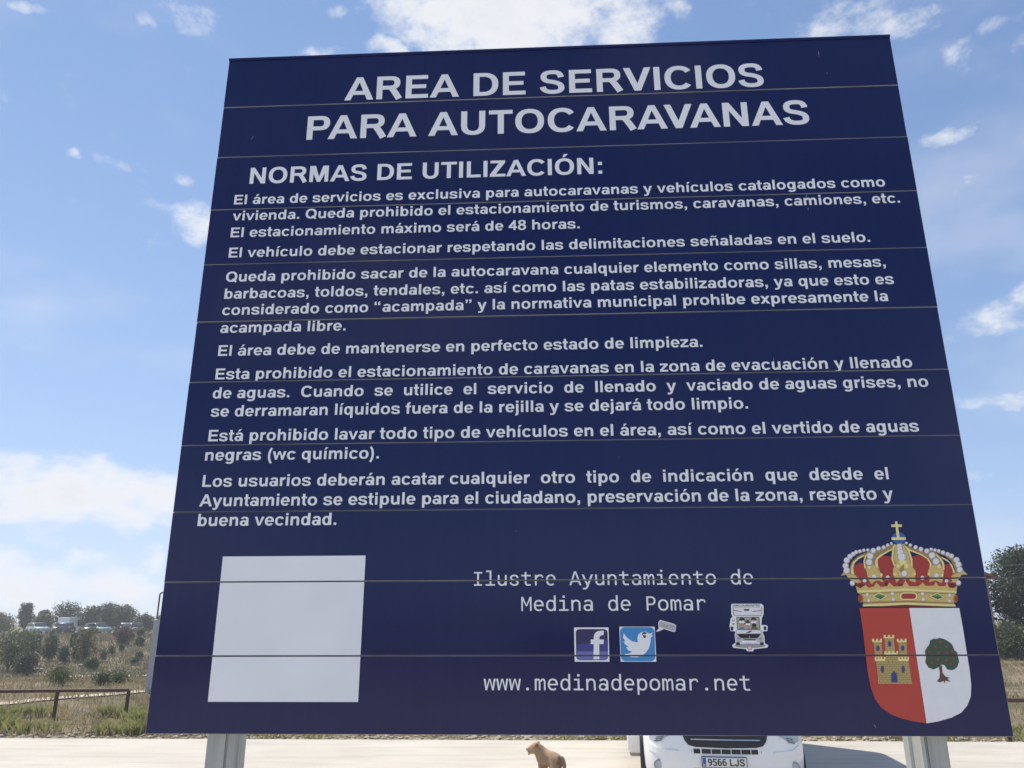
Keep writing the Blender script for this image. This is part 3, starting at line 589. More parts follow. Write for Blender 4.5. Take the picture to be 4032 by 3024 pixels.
  ('pearl',[(743.2,388.3),(741.8,384.8),(738.9,382.3),(735.3,381.4),(731.9,382.3),(729.7,384.9),(729.2,388.4),(730.6,391.9),(733.5,394.4),(737.2,395.3),(740.5,394.4),(742.8,391.8)]),
  ('pearlrim',[(820.2,431.5),(819,428.6),(816.6,426.6),(813.7,425.8),(811,426.6),(809.2,428.7),(808.9,431.6),(810,434.4),(812.4,436.5),(815.4,437.2),(818.1,436.4),(819.9,434.3)]),
  ('pearl',[(818.6,432.1),(817.7,429.9),(815.8,428.3),(813.5,427.7),(811.4,428.4),(810.1,430),(809.8,432.2),(810.7,434.4),(812.5,436),(814.8,436.6),(816.9,436),(818.3,434.3)]),
  ('pearlrim',[(820.8,425.3),(819.4,421.9),(816.6,419.5),(813.1,418.6),(809.9,419.5),(807.8,422),(807.3,425.4),(808.7,428.8),(811.6,431.2),(815.1,432.1),(818.3,431.2),(820.4,428.7)]),
  ('pearl',[(819,426.1),(817.9,423.5),(815.6,421.5),(812.9,420.8),(810.4,421.6),(808.7,423.5),(808.4,426.2),(809.5,428.8),(811.7,430.7),(814.5,431.4),(817,430.7),(818.6,428.8)]),
  ('pearlrim',[(821.7,418.1),(820.1,414.3),(816.9,411.5),(813,410.5),(809.3,411.5),(806.9,414.4),(806.4,418.2),(808,422),(811.2,424.8),(815.2,425.8),(818.9,424.8),(821.3,421.9)]),
  ('pearl',[(819.7,419),(818.4,416),(815.9,413.8),(812.8,413),(809.9,413.8),(808,416),(807.6,419.1),(808.9,422.1),(811.4,424.3),(814.5,425.1),(817.4,424.2),(819.3,422)]),
  ('pearlrim',[(823.5,409.2),(821.6,404.6),(817.7,401.3),(813,400.1),(808.6,401.3),(805.7,404.7),(805.2,409.3),(807,413.9),(810.9,417.2),(815.7,418.4),(820.1,417.2),(822.9,413.8)]),
  ('pearl',[(821,410.3),(819.5,406.6),(816.5,404),(812.7,403),(809.2,404),(806.9,406.7),(806.5,410.4),(808,414),(811.1,416.6),(814.8,417.6),(818.3,416.6),(820.6,413.9)]),
  ('pearlrim',[(827.4,398.5),(825,392.8),(820.3,388.7),(814.4,387.3),(809,388.8),(805.5,393),(804.8,398.6),(807.2,404.2),(811.9,408.4),(817.8,409.8),(823.2,408.3),(826.7,404.1)]),
  ('pearl',[(824.4,399.8),(822.5,395.3),(818.8,392),(814.1,390.9),(809.8,392.1),(807,395.4),(806.4,399.9),(808.3,404.4),(812.1,407.7),(816.7,408.9),(821.1,407.6),(823.9,404.3)]),
  ('pearlrim',[(835,432.9),(834.2,431),(832.6,429.6),(830.6,429.1),(828.7,429.6),(827.5,431),(827.3,433),(828.1,434.9),(829.7,436.3),(831.7,436.8),(833.6,436.3),(834.7,434.8)]),
  ('pearl',[(833.8,433.3),(833.2,431.9),(832,430.8),(830.5,430.5),(829.1,430.9),(828.2,431.9),(828,433.4),(828.6,434.8),(829.9,435.9),(831.4,436.3),(832.7,435.9),(833.6,434.8)]),
  ('pearlrim',[(844.6,427.9),(843.7,425.6),(841.7,423.9),(839.4,423.3),(837.2,424),(835.7,425.7),(835.5,428),(836.4,430.3),(838.4,431.9),(840.7,432.6),(842.9,431.9),(844.4,430.2)]),
  ('pearl',[(843.3,428.4),(842.6,426.7),(841.1,425.4),(839.3,424.9),(837.6,425.4),(836.5,426.7),(836.3,428.5),(837,430.2),(838.5,431.5),(840.3,432),(842,431.5),(843.1,430.2)]),
  ('pearlrim',[(857.3,422.6),(856.1,419.8),(853.8,417.8),(851,417.1),(848.3,417.9),(846.6,419.9),(846.3,422.7),(847.5,425.4),(849.8,427.4),(852.6,428.2),(855.3,427.4),(857,425.4)]),
  ('pearl',[(855.7,423.2),(854.8,421.1),(853,419.5),(850.8,419),(848.8,419.6),(847.5,421.1),(847.2,423.3),(848.1,425.4),(849.9,427),(852.1,427.5),(854.2,426.9),(855.5,425.4)]),
  ('pearlrim',[(869.8,417.7),(868.6,414.7),(866,412.5),(862.8,411.7),(859.9,412.5),(858,414.8),(857.6,417.8),(858.9,420.9),(861.5,423.1),(864.7,423.9),(867.6,423.1),(869.5,420.8)]),
  ('pearl',[(868.1,418.4),(867.1,416.1),(865.1,414.3),(862.6,413.7),(860.4,414.4),(858.9,416.1),(858.6,418.5),(859.6,420.9),(861.6,422.6),(864.1,423.3),(866.4,422.6),(867.9,420.8)]),
  ('pearlrim',[(884.1,413.3),(882.7,409.9),(879.7,407.4),(876.2,406.5),(872.9,407.5),(870.8,410),(870.4,413.4),(871.9,416.9),(874.8,419.4),(878.3,420.3),(881.6,419.3),(883.7,416.8)]),
  ('pearl',[(882.2,414.1),(881.1,411.5),(878.8,409.5),(876,408.8),(873.4,409.5),(871.8,411.5),(871.5,414.2),(872.6,416.9),(874.9,418.9),(877.7,419.6),(880.3,418.8),(881.9,416.8)]),
  ('pearlrim',[(897.1,402.3),(895.2,397.7),(891.3,394.4),(886.6,393.2),(882.2,394.4),(879.4,397.8),(878.9,402.4),(880.8,406.9),(884.7,410.3),(889.5,411.5),(893.8,410.2),(896.6,406.8)]),
  ('pearl',[(894.7,403.3),(893.2,399.7),(890.1,397.1),(886.3,396.1),(882.9,397.1),(880.6,399.8),(880.2,403.4),(881.8,407.1),(884.8,409.7),(888.6,410.6),(892.1,409.6),(894.3,407)]),
  ('pearlrim',[(904.1,388.1),(902.2,383.6),(898.4,380.4),(893.7,379.2),(889.5,380.4),(886.7,383.7),(886.2,388.2),(888.1,392.6),(891.9,395.9),(896.6,397.1),(900.9,395.8),(903.6,392.5)]),
  ('pearl',[(901.7,389.1),(900.2,385.6),(897.2,383),(893.5,382.1),(890.1,383.1),(887.9,385.7),(887.6,389.2),(889.1,392.8),(892.1,395.3),(895.8,396.3),(899.2,395.3),(901.4,392.7)]),
  ('pearlrim',[(892.6,417.6),(891.6,415.4),(889.7,413.7),(887.4,413.2),(885.3,413.8),(884,415.4),(883.7,417.6),(884.7,419.9),(886.5,421.5),(888.8,422),(891,421.4),(892.3,419.8)]),
  ('pearl',[(891.3,418.1),(890.5,416.4),(889.1,415.2),(887.4,414.7),(885.7,415.2),(884.7,416.4),(884.5,418.1),(885.2,419.8),(886.7,421.1),(888.4,421.5),(890,421),(891.1,419.8)]),
  ('pearlrim',[(901.2,415.5),(900.2,413.2),(898.3,411.6),(895.9,411),(893.7,411.6),(892.3,413.3),(892.1,415.6),(893.1,417.9),(895,419.5),(897.4,420.1),(899.6,419.5),(901,417.8)]),
  ('pearl',[(899.9,416),(899.1,414.3),(897.7,413),(895.8,412.6),(894.2,413),(893.1,414.3),(892.9,416.1),(893.6,417.8),(895.1,419.1),(897,419.6),(898.6,419.1),(899.7,417.8)]),
  ('pearlrim',[(909.9,413.5),(908.8,411),(906.8,409.3),(904.2,408.6),(901.9,409.3),(900.4,411.1),(900.1,413.5),(901.2,416),(903.3,417.8),(905.8,418.4),(908.1,417.7),(909.6,415.9)]),
  ('pearl',[(908.5,414),(907.7,412.2),(906.1,410.8),(904.1,410.3),(902.3,410.8),(901.2,412.2),(901,414.1),(901.8,416),(903.4,417.3),(905.3,417.8),(907.1,417.3),(908.3,415.9)]),
  ('pearlrim',[(920.5,409.3),(919.2,406.4),(916.8,404.3),(913.8,403.5),(911,404.3),(909.2,406.4),(908.9,409.3),(910.2,412.2),(912.6,414.4),(915.6,415.1),(918.4,414.3),(920.2,412.2)]),
  ('pearl',[(918.8,409.9),(917.9,407.7),(916,406.1),(913.6,405.5),(911.5,406.1),(910.1,407.7),(909.9,410),(910.8,412.3),(912.7,413.9),(915.1,414.5),(917.2,413.9),(918.6,412.2)]),
  ('pearlrim',[(930.8,405.4),(929.5,402.5),(927.1,400.4),(924.1,399.6),(921.3,400.4),(919.5,402.6),(919.2,405.5),(920.5,408.4),(922.9,410.5),(926,411.2),(928.7,410.4),(930.5,408.3)]),
  ('pearl',[(929.2,406.1),(928.2,403.8),(926.3,402.2),(923.9,401.6),(921.8,402.2),(920.4,403.9),(920.2,406.1),(921.2,408.4),(923.1,410),(925.4,410.6),(927.6,410),(928.9,408.3)]),
  ('pearlrim',[(939.8,401.2),(938.4,398),(935.7,395.7),(932.4,394.9),(929.3,395.7),(927.4,398.1),(927.1,401.3),(928.4,404.5),(931.2,406.8),(934.5,407.6),(937.5,406.8),(939.5,404.4)]),
  ('pearl',[(938,401.9),(937,399.5),(934.8,397.6),(932.2,397),(929.9,397.7),(928.3,399.5),(928.1,402),(929.2,404.5),(931.3,406.3),(933.9,407),(936.3,406.3),(937.8,404.4)]),
  ('pearlrim',[(951.5,391.5),(949.8,387.6),(946.5,384.8),(942.3,383.7),(938.6,384.8),(936.2,387.7),(935.8,391.7),(937.5,395.6),(940.9,398.5),(945,399.5),(948.7,398.4),(951.1,395.5)]),
  ('pearl',[(949.4,392.5),(948.1,389.4),(945.4,387.1),(942.2,386.3),(939.2,387.2),(937.3,389.4),(937,392.6),(938.3,395.7),(941,397.9),(944.2,398.7),(947.2,397.9),(949.1,395.6)]),
  ('pearlrim',[(954.8,380.5),(953,376.4),(949.5,373.4),(945.3,372.4),(941.4,373.5),(938.9,376.5),(938.5,380.6),(940.3,384.6),(943.8,387.6),(948,388.7),(951.9,387.6),(954.4,384.6)]),
  ('pearl',[(952.6,381.4),(951.2,378.2),(948.5,375.9),(945.1,375),(942,375.9),(940.1,378.3),(939.7,381.5),(941.1,384.7),(943.9,387.1),(947.3,387.9),(950.3,387),(952.3,384.7)]),
  ('pearlrim',[(955.5,368.4),(953.8,364.5),(950.4,361.6),(946.3,360.6),(942.6,361.7),(940.2,364.6),(939.8,368.5),(941.5,372.4),(944.9,375.2),(949,376.3),(952.7,375.2),(955.1,372.3)]),
  ('pearl',[(953.4,369.3),(952,366.2),(949.4,364),(946.2,363.2),(943.2,364),(941.3,366.3),(941,369.4),(942.3,372.5),(945,374.7),(948.2,375.5),(951.2,374.7),(953.1,372.4)]),
  ('pearlrim',[(696.9,338.7),(695.6,335.4),(692.8,333),(689.4,332.1),(686.1,333),(684,335.5),(683.5,338.8),(684.8,342.1),(687.6,344.5),(691.1,345.3),(694.3,344.4),(696.4,342)]),
  ('pearl',[(695,339.5),(694,336.9),(691.8,335),(689.1,334.3),(686.6,335),(684.9,336.9),(684.6,339.5),(685.6,342.1),(687.8,344),(690.5,344.7),(693,344),(694.7,342.1)]),
  ('pearlrim',[(946.1,338.2),(944.7,334.9),(941.9,332.5),(938.4,331.6),(935.3,332.5),(933.3,334.9),(932.9,338.2),(934.4,341.5),(937.2,343.9),(940.6,344.8),(943.8,343.9),(945.8,341.4)]),
  ('pearl',[(944.3,338.9),(943.2,336.4),(941,334.5),(938.3,333.8),(935.8,334.5),(934.3,336.4),(934,339),(935.1,341.5),(937.3,343.4),(940,344.1),(942.5,343.4),(944.1,341.5)]),
  ('pearlrim',[(725,344.6),(724,342),(721.9,340.2),(719.2,339.5),(716.7,340.2),(715.1,342.1),(714.7,344.6),(715.7,347.2),(717.9,349),(720.5,349.7),(723,349),(724.7,347.1)]),
  ('pearl',[(723.5,345.1),(722.7,343.2),(721.1,341.7),(719,341.2),(717.1,341.8),(715.8,343.2),(715.6,345.2),(716.4,347.2),(718,348.6),(720.1,349.1),(722,348.6),(723.3,347.1)]),
  ('pearlrim',[(780.9,351.8),(779.8,349.2),(777.5,347.2),(774.8,346.5),(772.2,347.3),(770.6,349.2),(770.2,351.8),(771.3,354.5),(773.5,356.4),(776.3,357.1),(778.8,356.4),(780.5,354.4)]),
  ('pearl',[(779.3,352.4),(778.5,350.4),(776.8,348.9),(774.6,348.3),(772.7,348.9),(771.4,350.4),(771.1,352.4),(772,354.5),(773.7,355.9),(775.8,356.5),(777.8,355.9),(779.1,354.4)]),
  ('pearlrim',[(862.1,350.6),(861,348),(858.8,346),(856,345.4),(853.5,346.1),(851.9,348),(851.6,350.6),(852.7,353.3),(854.9,355.2),(857.7,355.9),(860.2,355.1),(861.8,353.2)]),
  ('pearl',[(860.6,351.2),(859.8,349.2),(858,347.7),(855.9,347.1),(854,347.7),(852.7,349.2),(852.5,351.2),(853.3,353.3),(855,354.7),(857.2,355.3),(859.1,354.7),(860.4,353.2)]),
  ('pearlrim',[(917.3,342.8),(916.3,340.4),(914.2,338.7),(911.7,338),(909.4,338.7),(907.9,340.4),(907.7,342.8),(908.7,345.2),(910.8,347),(913.3,347.6),(915.6,346.9),(917,345.2)]),
  ('pearl',[(915.9,343.3),(915.1,341.5),(913.5,340.2),(911.6,339.7),(909.8,340.2),(908.7,341.5),(908.5,343.4),(909.3,345.2),(910.9,346.5),(912.8,347),(914.6,346.5),(915.7,345.2)]),
  ('pearlrim',[(824.4,360.1),(822.7,356.1),(819.3,353.1),(815,352),(811.1,353.1),(808.5,356.1),(808,360.2),(809.7,364.3),(813.2,367.2),(817.4,368.3),(821.3,367.2),(823.9,364.2)]),
  ('pearl',[(822.2,361.1),(820.8,357.9),(818.1,355.5),(814.8,354.7),(811.7,355.6),(809.6,357.9),(809.3,361.1),(810.6,364.4),(813.3,366.7),(816.7,367.5),(819.8,366.7),(821.8,364.3)]),
  ('pearlrim',[(751,353),(749.5,349.5),(746.5,346.9),(742.8,346),(739.4,346.9),(737.1,349.5),(736.7,353.1),(738.1,356.6),(741.1,359.2),(744.8,360.1),(748.2,359.1),(750.5,356.5)]),
  ('pearl',[(749,353.8),(747.9,351),(745.5,349),(742.6,348.3),(739.9,349.1),(738.1,351.1),(737.8,353.9),(738.9,356.7),(741.2,358.7),(744.1,359.4),(746.8,358.7),(748.6,356.6)]),
  ('pearlrim',[(898.5,354.9),(896.9,351.4),(893.9,348.8),(890.2,347.9),(886.9,348.8),(884.7,351.4),(884.3,355),(885.8,358.5),(888.8,361.1),(892.5,362),(895.9,361),(898.1,358.4)]),
  ('pearl',[(896.5,355.7),(895.3,352.9),(893,350.9),(890.1,350.2),(887.4,351),(885.7,353),(885.4,355.8),(886.6,358.5),(888.9,360.6),(891.8,361.3),(894.5,360.5),(896.2,358.5)]),
  ('pearlrim',[(726,311.7),(725.1,309.4),(723.3,307.8),(720.9,307.2),(718.7,307.8),(717.3,309.5),(717,311.7),(717.9,313.9),(719.8,315.6),(722.1,316.1),(724.3,315.5),(725.7,313.9)]),
  ('pearl',[(724.7,312.2),(724,310.5),(722.6,309.2),(720.8,308.8),(719.1,309.2),(718,310.5),(717.8,312.2),(718.5,313.9),(719.9,315.1),(721.7,315.6),(723.4,315.1),(724.5,313.9)]),
  ('pearlrim',[(728,298.3),(727.1,296.1),(725.2,294.5),(722.9,293.9),(720.7,294.5),(719.3,296.1),(719,298.3),(719.9,300.5),(721.7,302.2),(724.1,302.8),(726.3,302.1),(727.7,300.5)]),
  ('pearl',[(726.7,298.8),(726,297.1),(724.5,295.9),(722.7,295.4),(721.1,295.9),(720,297.1),(719.7,298.8),(720.4,300.5),(721.9,301.8),(723.7,302.2),(725.3,301.7),(726.4,300.5)]),
  ('pearlrim',[(785.5,313.9),(784.6,311.7),(782.7,310.1),(780.4,309.5),(778.2,310.1),(776.8,311.7),(776.5,314),(777.4,316.2),(779.3,317.8),(781.7,318.4),(783.8,317.8),(785.3,316.1)]),
  ('pearl',[(784.2,314.4),(783.5,312.7),(782.1,311.5),(780.3,311),(778.6,311.5),(777.5,312.7),(777.3,314.5),(778,316.2),(779.4,317.4),(781.2,317.8),(782.9,317.4),(784,316.1)]),
  ('pearlrim',[(786.4,301),(785.4,298.8),(783.6,297.2),(781.2,296.6),(779.1,297.2),(777.6,298.8),(777.4,301),(778.3,303.3),(780.2,304.9),(782.5,305.5),(784.7,304.9),(786.1,303.2)]),
  ('pearl',[(785.1,301.5),(784.3,299.8),(782.9,298.6),(781.1,298.1),(779.4,298.6),(778.4,299.8),(778.1,301.5),(778.9,303.2),(780.3,304.5),(782.1,304.9),(783.8,304.5),(784.8,303.2)]),
  ('pearlrim',[(856.2,313.6),(855.3,311.4),(853.4,309.7),(851,309.2),(848.9,309.8),(847.5,311.4),(847.2,313.6),(848.2,315.9),(850.1,317.5),(852.4,318.1),(854.6,317.5),(856,315.8)]),
  ('pearl',[(854.9,314.1),(854.2,312.4),(852.7,311.2),(850.9,310.7),(849.3,311.2),(848.2,312.4),(848,314.1),(848.7,315.8),(850.2,317.1),(852,317.5),(853.6,317.1),(854.7,315.8)]),
  ('pearlrim',[(855.9,300.7),(854.9,298.5),(853,296.9),(850.7,296.3),(848.5,296.9),(847.1,298.5),(846.9,300.7),(847.8,303),(849.7,304.6),(852.1,305.2),(854.2,304.6),(855.6,302.9)]),
  ('pearl',[(854.6,301.2),(853.8,299.5),(852.4,298.3),(850.6,297.8),(848.9,298.3),(847.9,299.5),(847.7,301.2),(848.4,302.9),(849.9,304.2),(851.6,304.6),(853.3,304.2),(854.4,302.9)]),
  ('pearlrim',[(918.5,310),(917.6,307.9),(915.7,306.3),(913.5,305.8),(911.4,306.4),(910.1,307.9),(909.8,310.1),(910.8,312.2),(912.6,313.8),(914.9,314.4),(916.9,313.8),(918.3,312.2)]),
  ('pearl',[(917.2,310.5),(916.5,308.9),(915.1,307.7),(913.4,307.3),(911.8,307.7),(910.8,308.9),(910.6,310.6),(911.3,312.2),(912.7,313.4),(914.5,313.8),(916,313.4),(917.1,312.2)]),
  ('pearlrim',[(916.3,296.8),(915.4,294.6),(913.5,293.1),(911.3,292.5),(909.2,293.1),(907.9,294.7),(907.6,296.8),(908.6,298.9),(910.4,300.5),(912.7,301.1),(914.8,300.5),(916.1,298.9)]),
  ('pearl',[(915,297.2),(914.3,295.6),(912.9,294.4),(911.2,294),(909.6,294.4),(908.6,295.6),(908.4,297.3),(909.1,298.9),(910.5,300.1),(912.3,300.5),(913.9,300.1),(914.9,298.9)]),
  ('goldlight',[(805,387.2),(810.3,392.5),(818.2,393.9),(823.8,390.9),(826.3,387),(815.1,383.3)]),
  ('orb',[(831.1,445),(829.4,440.2),(825.9,436.1),(821.1,433),(815.5,431.4),(809.8,431.5),(804.7,433.1),(800.8,436.3),(798.5,440.5),(798.2,445.2),(799.9,450),(803.4,454.2),(808.2,457.2),(813.8,458.9),(819.5,458.8),(824.7,457.1),(828.6,454),(830.8,449.7)]),
  ('goldlight',[(811.6,485.6),(817.5,485.6),(817.3,443.8),(810.5,443.9)]),
  ('goldlight',[(801.3,478.2),(827.2,478),(826.3,472.1),(801,472.3)]),
  ('goldlight',[(797.6,447.4),(831.9,447.1),(830.9,440.7),(797.5,440.9)]),
 ],
 'shield': [
  ('shieldred',[(699.2,281.7),(815.5,281.3),(816.4,28.1),(785.1,32.6),(758.1,39.2),(736.3,48.6),(718.4,62.6),(707.6,80.7),(701.3,107.7),(699.2,141.3),(699.8,190),(700.4,239.5)]),
  ('shieldwhite',[(815.5,281.3),(931.5,280.8),(932.4,233.9),(931.9,181.6),(931.7,141.2),(929.8,109.4),(924.6,85.7),(913.9,66.8),(898.1,51.2),(873.4,40.3),(844.2,32.5),(816.4,28.1)]),
 ],
 'castle': [
  ('stone',[(721.5,206.4),(739.7,206.4),(737.6,169.6),(720.7,169.6)]),
  ('stone',[(748.5,214.6),(768.9,214.5),(767.9,175.3),(745.6,175.3)]),
  ('stone',[(778.5,206.3),(797.3,206.3),(794.4,169.5),(777.2,169.6)]),
  ('stone',[(721.6,163.9),(743.1,167.2),(745.1,175.3),(773,175.3),(775.2,167.1),(795.7,163.9),(795.9,131.7),(796.5,112.5),(719.4,112.5),(721.4,131.7)]),
  ('stonedark',[(745.3,170.4),(772.3,170.4),(772.1,169.2),(745.1,169.3)]),
  ('stonedark',[(747,170.4),(748,170.4),(747.5,165.5),(746.5,165.5)]),
  ('stonedark',[(755.4,170.4),(756.4,170.4),(755.9,165.5),(754.9,165.5)]),
  ('stonedark',[(763.8,170.4),(764.8,170.4),(764.3,165.5),(763.3,165.5)]),
  ('stonedark',[(744.6,165.5),(771.5,165.5),(771.4,164.4),(744.4,164.4)]),
  ('stonedark',[(750.5,165.5),(751.5,165.5),(751,160.7),(750,160.7)]),
  ('stonedark',[(758.9,165.5),(759.9,165.5),(759.4,160.7),(758.4,160.7)]),
  ('stonedark',[(767.3,165.5),(768.3,165.5),(767.8,160.7),(766.8,160.7)]),
  ('stonedark',[(723,160.7),(796.6,160.6),(796.4,159.5),(722.9,159.6)]),
  ('stonedark',[(724.7,160.7),(725.7,160.7),(725.2,155.8),(724.2,155.8)]),
  ('stonedark',[(733.1,160.7),(734.1,160.7),(733.6,155.8),(732.6,155.8)]),
  ('stonedark',[(741.6,160.7),(742.6,160.7),(742,155.8),(741,155.8)]),
  ('stonedark',[(750,160.7),(751,160.7),(750.5,155.8),(749.5,155.8)]),
  ('stonedark',[(758.4,160.7),(759.4,160.7),(758.9,155.8),(757.9,155.8)]),
  ('stonedark',[(766.8,160.7),(767.8,160.7),(767.3,155.8),(766.3,155.8)]),
  ('stonedark',[(775.2,160.7),(776.2,160.7),(775.7,155.8),(774.7,155.8)]),
  ('stonedark',[(783.6,160.6),(784.6,160.6),(784.1,155.8),(783.1,155.8)]),
  ('stonedark',[(722.9,155.8),(796.5,155.8),(796.3,154.7),(722.7,154.7)]),
  ('stonedark',[(728.7,155.8),(729.8,155.8),(729.3,151),(728.2,151)]),
  ('stonedark',[(737.2,155.8),(738.2,155.8),(737.7,151),(736.7,151)]),
  ('stonedark',[(745.6,155.8),(746.6,155.8),(746.1,151),(745.1,151)]),
  ('stonedark',[(754,155.8),(755,155.8),(754.5,151),(753.5,151)]),
  ('stonedark',[(762.4,155.8),(763.4,155.8),(762.9,151),(761.9,151)]),
  ('stonedark',[(770.8,155.8),(771.8,155.8),(771.3,151),(770.3,151)]),
  ('stonedark',[(779.2,155.8),(780.2,155.8),(779.7,151),(778.7,151)]),
  ('stonedark',[(787.6,155.8),(788.6,155.8),(788.1,151),(787,151)]),
  ('stonedark',[(722.7,151),(796.4,150.9),(796.3,149.8),(722.5,149.9)]),
  ('stonedark',[(724.4,151),(725.4,151),(724.9,146.1),(723.9,146.1)]),
  ('stonedark',[(732.8,151),(733.8,151),(733.3,146.1),(732.3,146.1)]),
  ('stonedark',[(741.2,151),(742.2,151),(741.7,146.1),(740.7,146.1)]),
  ('stonedark',[(749.6,151),(750.6,151),(750.1,146.1),(749.1,146.1)]),
  ('stonedark',[(758,151),(759,151),(758.5,146.1),(757.5,146.1)]),
  ('stonedark',[(766.4,151),(767.4,151),(766.9,146.1),(765.9,146.1)]),
  ('stonedark',[(774.8,151),(775.8,151),(775.3,146.1),(774.3,146.1)]),
  ('stonedark',[(783.2,151),(784.2,151),(783.6,146.1),(782.6,146.1)]),
  ('stonedark',[(722.5,146.1),(796.4,146.1),(796.2,145),(722.4,145)]),
  ('stonedark',[(728.4,146.1),(729.4,146.1),(728.9,141.3),(727.9,141.3)]),
  ('stonedark',[(736.8,146.1),(737.8,146.1),(737.3,141.3),(736.3,141.3)]),
  ('stonedark',[(745.2,146.1),(746.2,146.1),(745.7,141.3),(744.7,141.3)]),
  ('stonedark',[(753.6,146.1),(754.6,146.1),(754.1,141.3),(753.1,141.3)]),
  ('stonedark',[(762,146.1),(763,146.1),(762.5,141.3),(761.5,141.3)]),
  ('stonedark',[(770.4,146.1),(771.4,146.1),(770.9,141.3),(769.9,141.3)]),
  ('stonedark',[(778.8,146.1),(779.8,146.1),(779.2,141.3),(778.2,141.3)]),
  ('stonedark',[(787.2,146.1),(788.2,146.1),(787.6,141.3),(786.6,141.3)]),
  ('stonedark',[(722.4,141.3),(796.3,141.3),(796.2,140.2),(722.2,140.2)]),
  ('stonedark',[(724,141.3),(725,141.3),(724.5,136.5),(723.5,136.5)]),
  ('stonedark',[(732.4,141.3),(733.4,141.3),(732.9,136.5),(731.9,136.5)]),
  ('stonedark',[(740.8,141.3),(741.8,141.3),(741.3,136.5),(740.3,136.5)]),
  ('stonedark',[(749.2,141.3),(750.2,141.3),(749.7,136.5),(748.7,136.5)]),
  ('stonedark',[(757.6,141.3),(758.6,141.3),(758.1,136.5),(757.1,136.5)]),
  ('stonedark',[(766,141.3),(767,141.3),(766.5,136.5),(765.5,136.5)]),
  ('stonedark',[(774.4,141.3),(775.4,141.3),(774.8,136.5),(773.8,136.5)]),
  ('stonedark',[(782.8,141.3),(783.8,141.3),(783.2,136.5),(782.2,136.5)]),
  ('stonedark',[(722.2,136.5),(796.3,136.5),(796.1,135.3),(722,135.4)]),
  ('stonedark',[(728.1,136.5),(729.1,136.5),(728.6,131.7),(727.6,131.7)]),
  ('stonedark',[(736.5,136.5),(737.5,136.5),(737,131.7),(735.9,131.7)]),
  ('stonedark',[(744.8,136.5),(745.9,136.5),(745.3,131.7),(744.3,131.7)]),
  ('stonedark',[(753.2,136.5),(754.2,136.5),(753.7,131.7),(752.7,131.7)]),
  ('stonedark',[(761.6,136.5),(762.6,136.5),(762.1,131.7),(761.1,131.7)]),
  ('stonedark',[(770,136.5),(771,136.5),(770.5,131.7),(769.5,131.7)]),
  ('stonedark',[(778.4,136.5),(779.4,136.5),(778.8,131.7),(777.8,131.7)]),
  ('stonedark',[(786.7,136.5),(787.7,136.5),(787.2,131.7),(786.2,131.7)]),
  ('stonedark',[(722,131.7),(796.2,131.7),(796.1,130.5),(721.9,130.5)]),
  ('stonedark',[(723.7,131.7),(724.7,131.7),(724.2,126.8),(723.2,126.8)]),
  ('stonedark',[(732.1,131.7),(733.1,131.7),(732.6,126.9),(731.6,126.9)]),
  ('stonedark',[(740.5,131.7),(741.5,131.7),(741,126.9),(740,126.9)]),
  ('stonedark',[(748.9,131.7),(749.9,131.7),(749.3,126.9),(748.3,126.9)]),
  ('stonedark',[(757.2,131.7),(758.2,131.7),(757.7,126.9),(756.7,126.9)]),
  ('stonedark',[(765.6,131.7),(766.6,131.7),(766.1,126.9),(765.1,126.9)]),
  ('stonedark',[(774,131.7),(775,131.7),(774.4,126.9),(773.4,126.9)]),
  ('stonedark',[(782.3,131.7),(783.3,131.7),(782.8,126.9),(781.8,126.9)]),
  ('stonedark',[(721.9,126.8),(796.2,126.9),(796,125.7),(721.7,125.7)]),
  ('stonedark',[(727.7,126.8),(728.7,126.9),(728.2,122),(727.2,122)]),
  ('stonedark',[(736.1,126.9),(737.1,126.9),(736.6,122),(735.6,122)]),
  ('stonedark',[(744.5,126.9),(745.5,126.9),(745,122),(744,122)]),
  ('stonedark',[(752.9,126.9),(753.9,126.9),(753.3,122.1),(752.3,122.1)]),
  ('stonedark',[(761.2,126.9),(762.2,126.9),(761.7,122.1),(760.7,122.1)]),
  ('stonedark',[(769.6,126.9),(770.6,126.9),(770.1,122.1),(769.1,122.1)]),
  ('stonedark',[(777.9,126.9),(779,126.9),(778.4,122.1),(777.4,122.1)]),
  ('stonedark',[(786.3,126.9),(787.3,126.9),(786.8,122.1),(785.8,122.1)]),
  ('stonedark',[(721.7,122),(796.1,122.1),(795.9,120.9),(721.5,120.9)]),
  ('stonedark',[(723.4,122),(724.4,122),(723.9,117.2),(722.9,117.2)]),
  ('stonedark',[(731.7,122),(732.8,122),(732.2,117.3),(731.2,117.3)]),
  ('stonedark',[(740.1,122),(741.1,122),(740.6,117.3),(739.6,117.3)]),
  ('stonedark',[(748.5,122.1),(749.5,122.1),(749,117.3),(748,117.3)]),
  ('stonedark',[(756.8,122.1),(757.9,122.1),(757.3,117.3),(756.3,117.3)]),
  ('stonedark',[(765.2,122.1),(766.2,122.1),(765.7,117.3),(764.7,117.3)]),
  ('stonedark',[(773.6,122.1),(774.6,122.1),(774,117.3),(773,117.3)]),
  ('stonedark',[(781.9,122.1),(782.9,122.1),(782.4,117.3),(781.4,117.3)]),
  ('stonedark',[(721.5,117.2),(796.1,117.3),(795.9,116.2),(721.4,116.1)]),
  ('stonedark',[(727.4,117.2),(728.4,117.2),(727.9,112.5),(726.9,112.5)]),
  ('stonedark',[(735.8,117.3),(736.8,117.3),(736.2,112.5),(735.2,112.5)]),
  ('stonedark',[(744.1,117.3),(745.1,117.3),(744.6,112.5),(743.6,112.5)]),
  ('stonedark',[(752.5,117.3),(753.5,117.3),(753,112.5),(752,112.5)]),
  ('stonedark',[(760.8,117.3),(761.8,117.3),(761.3,112.5),(760.3,112.5)]),
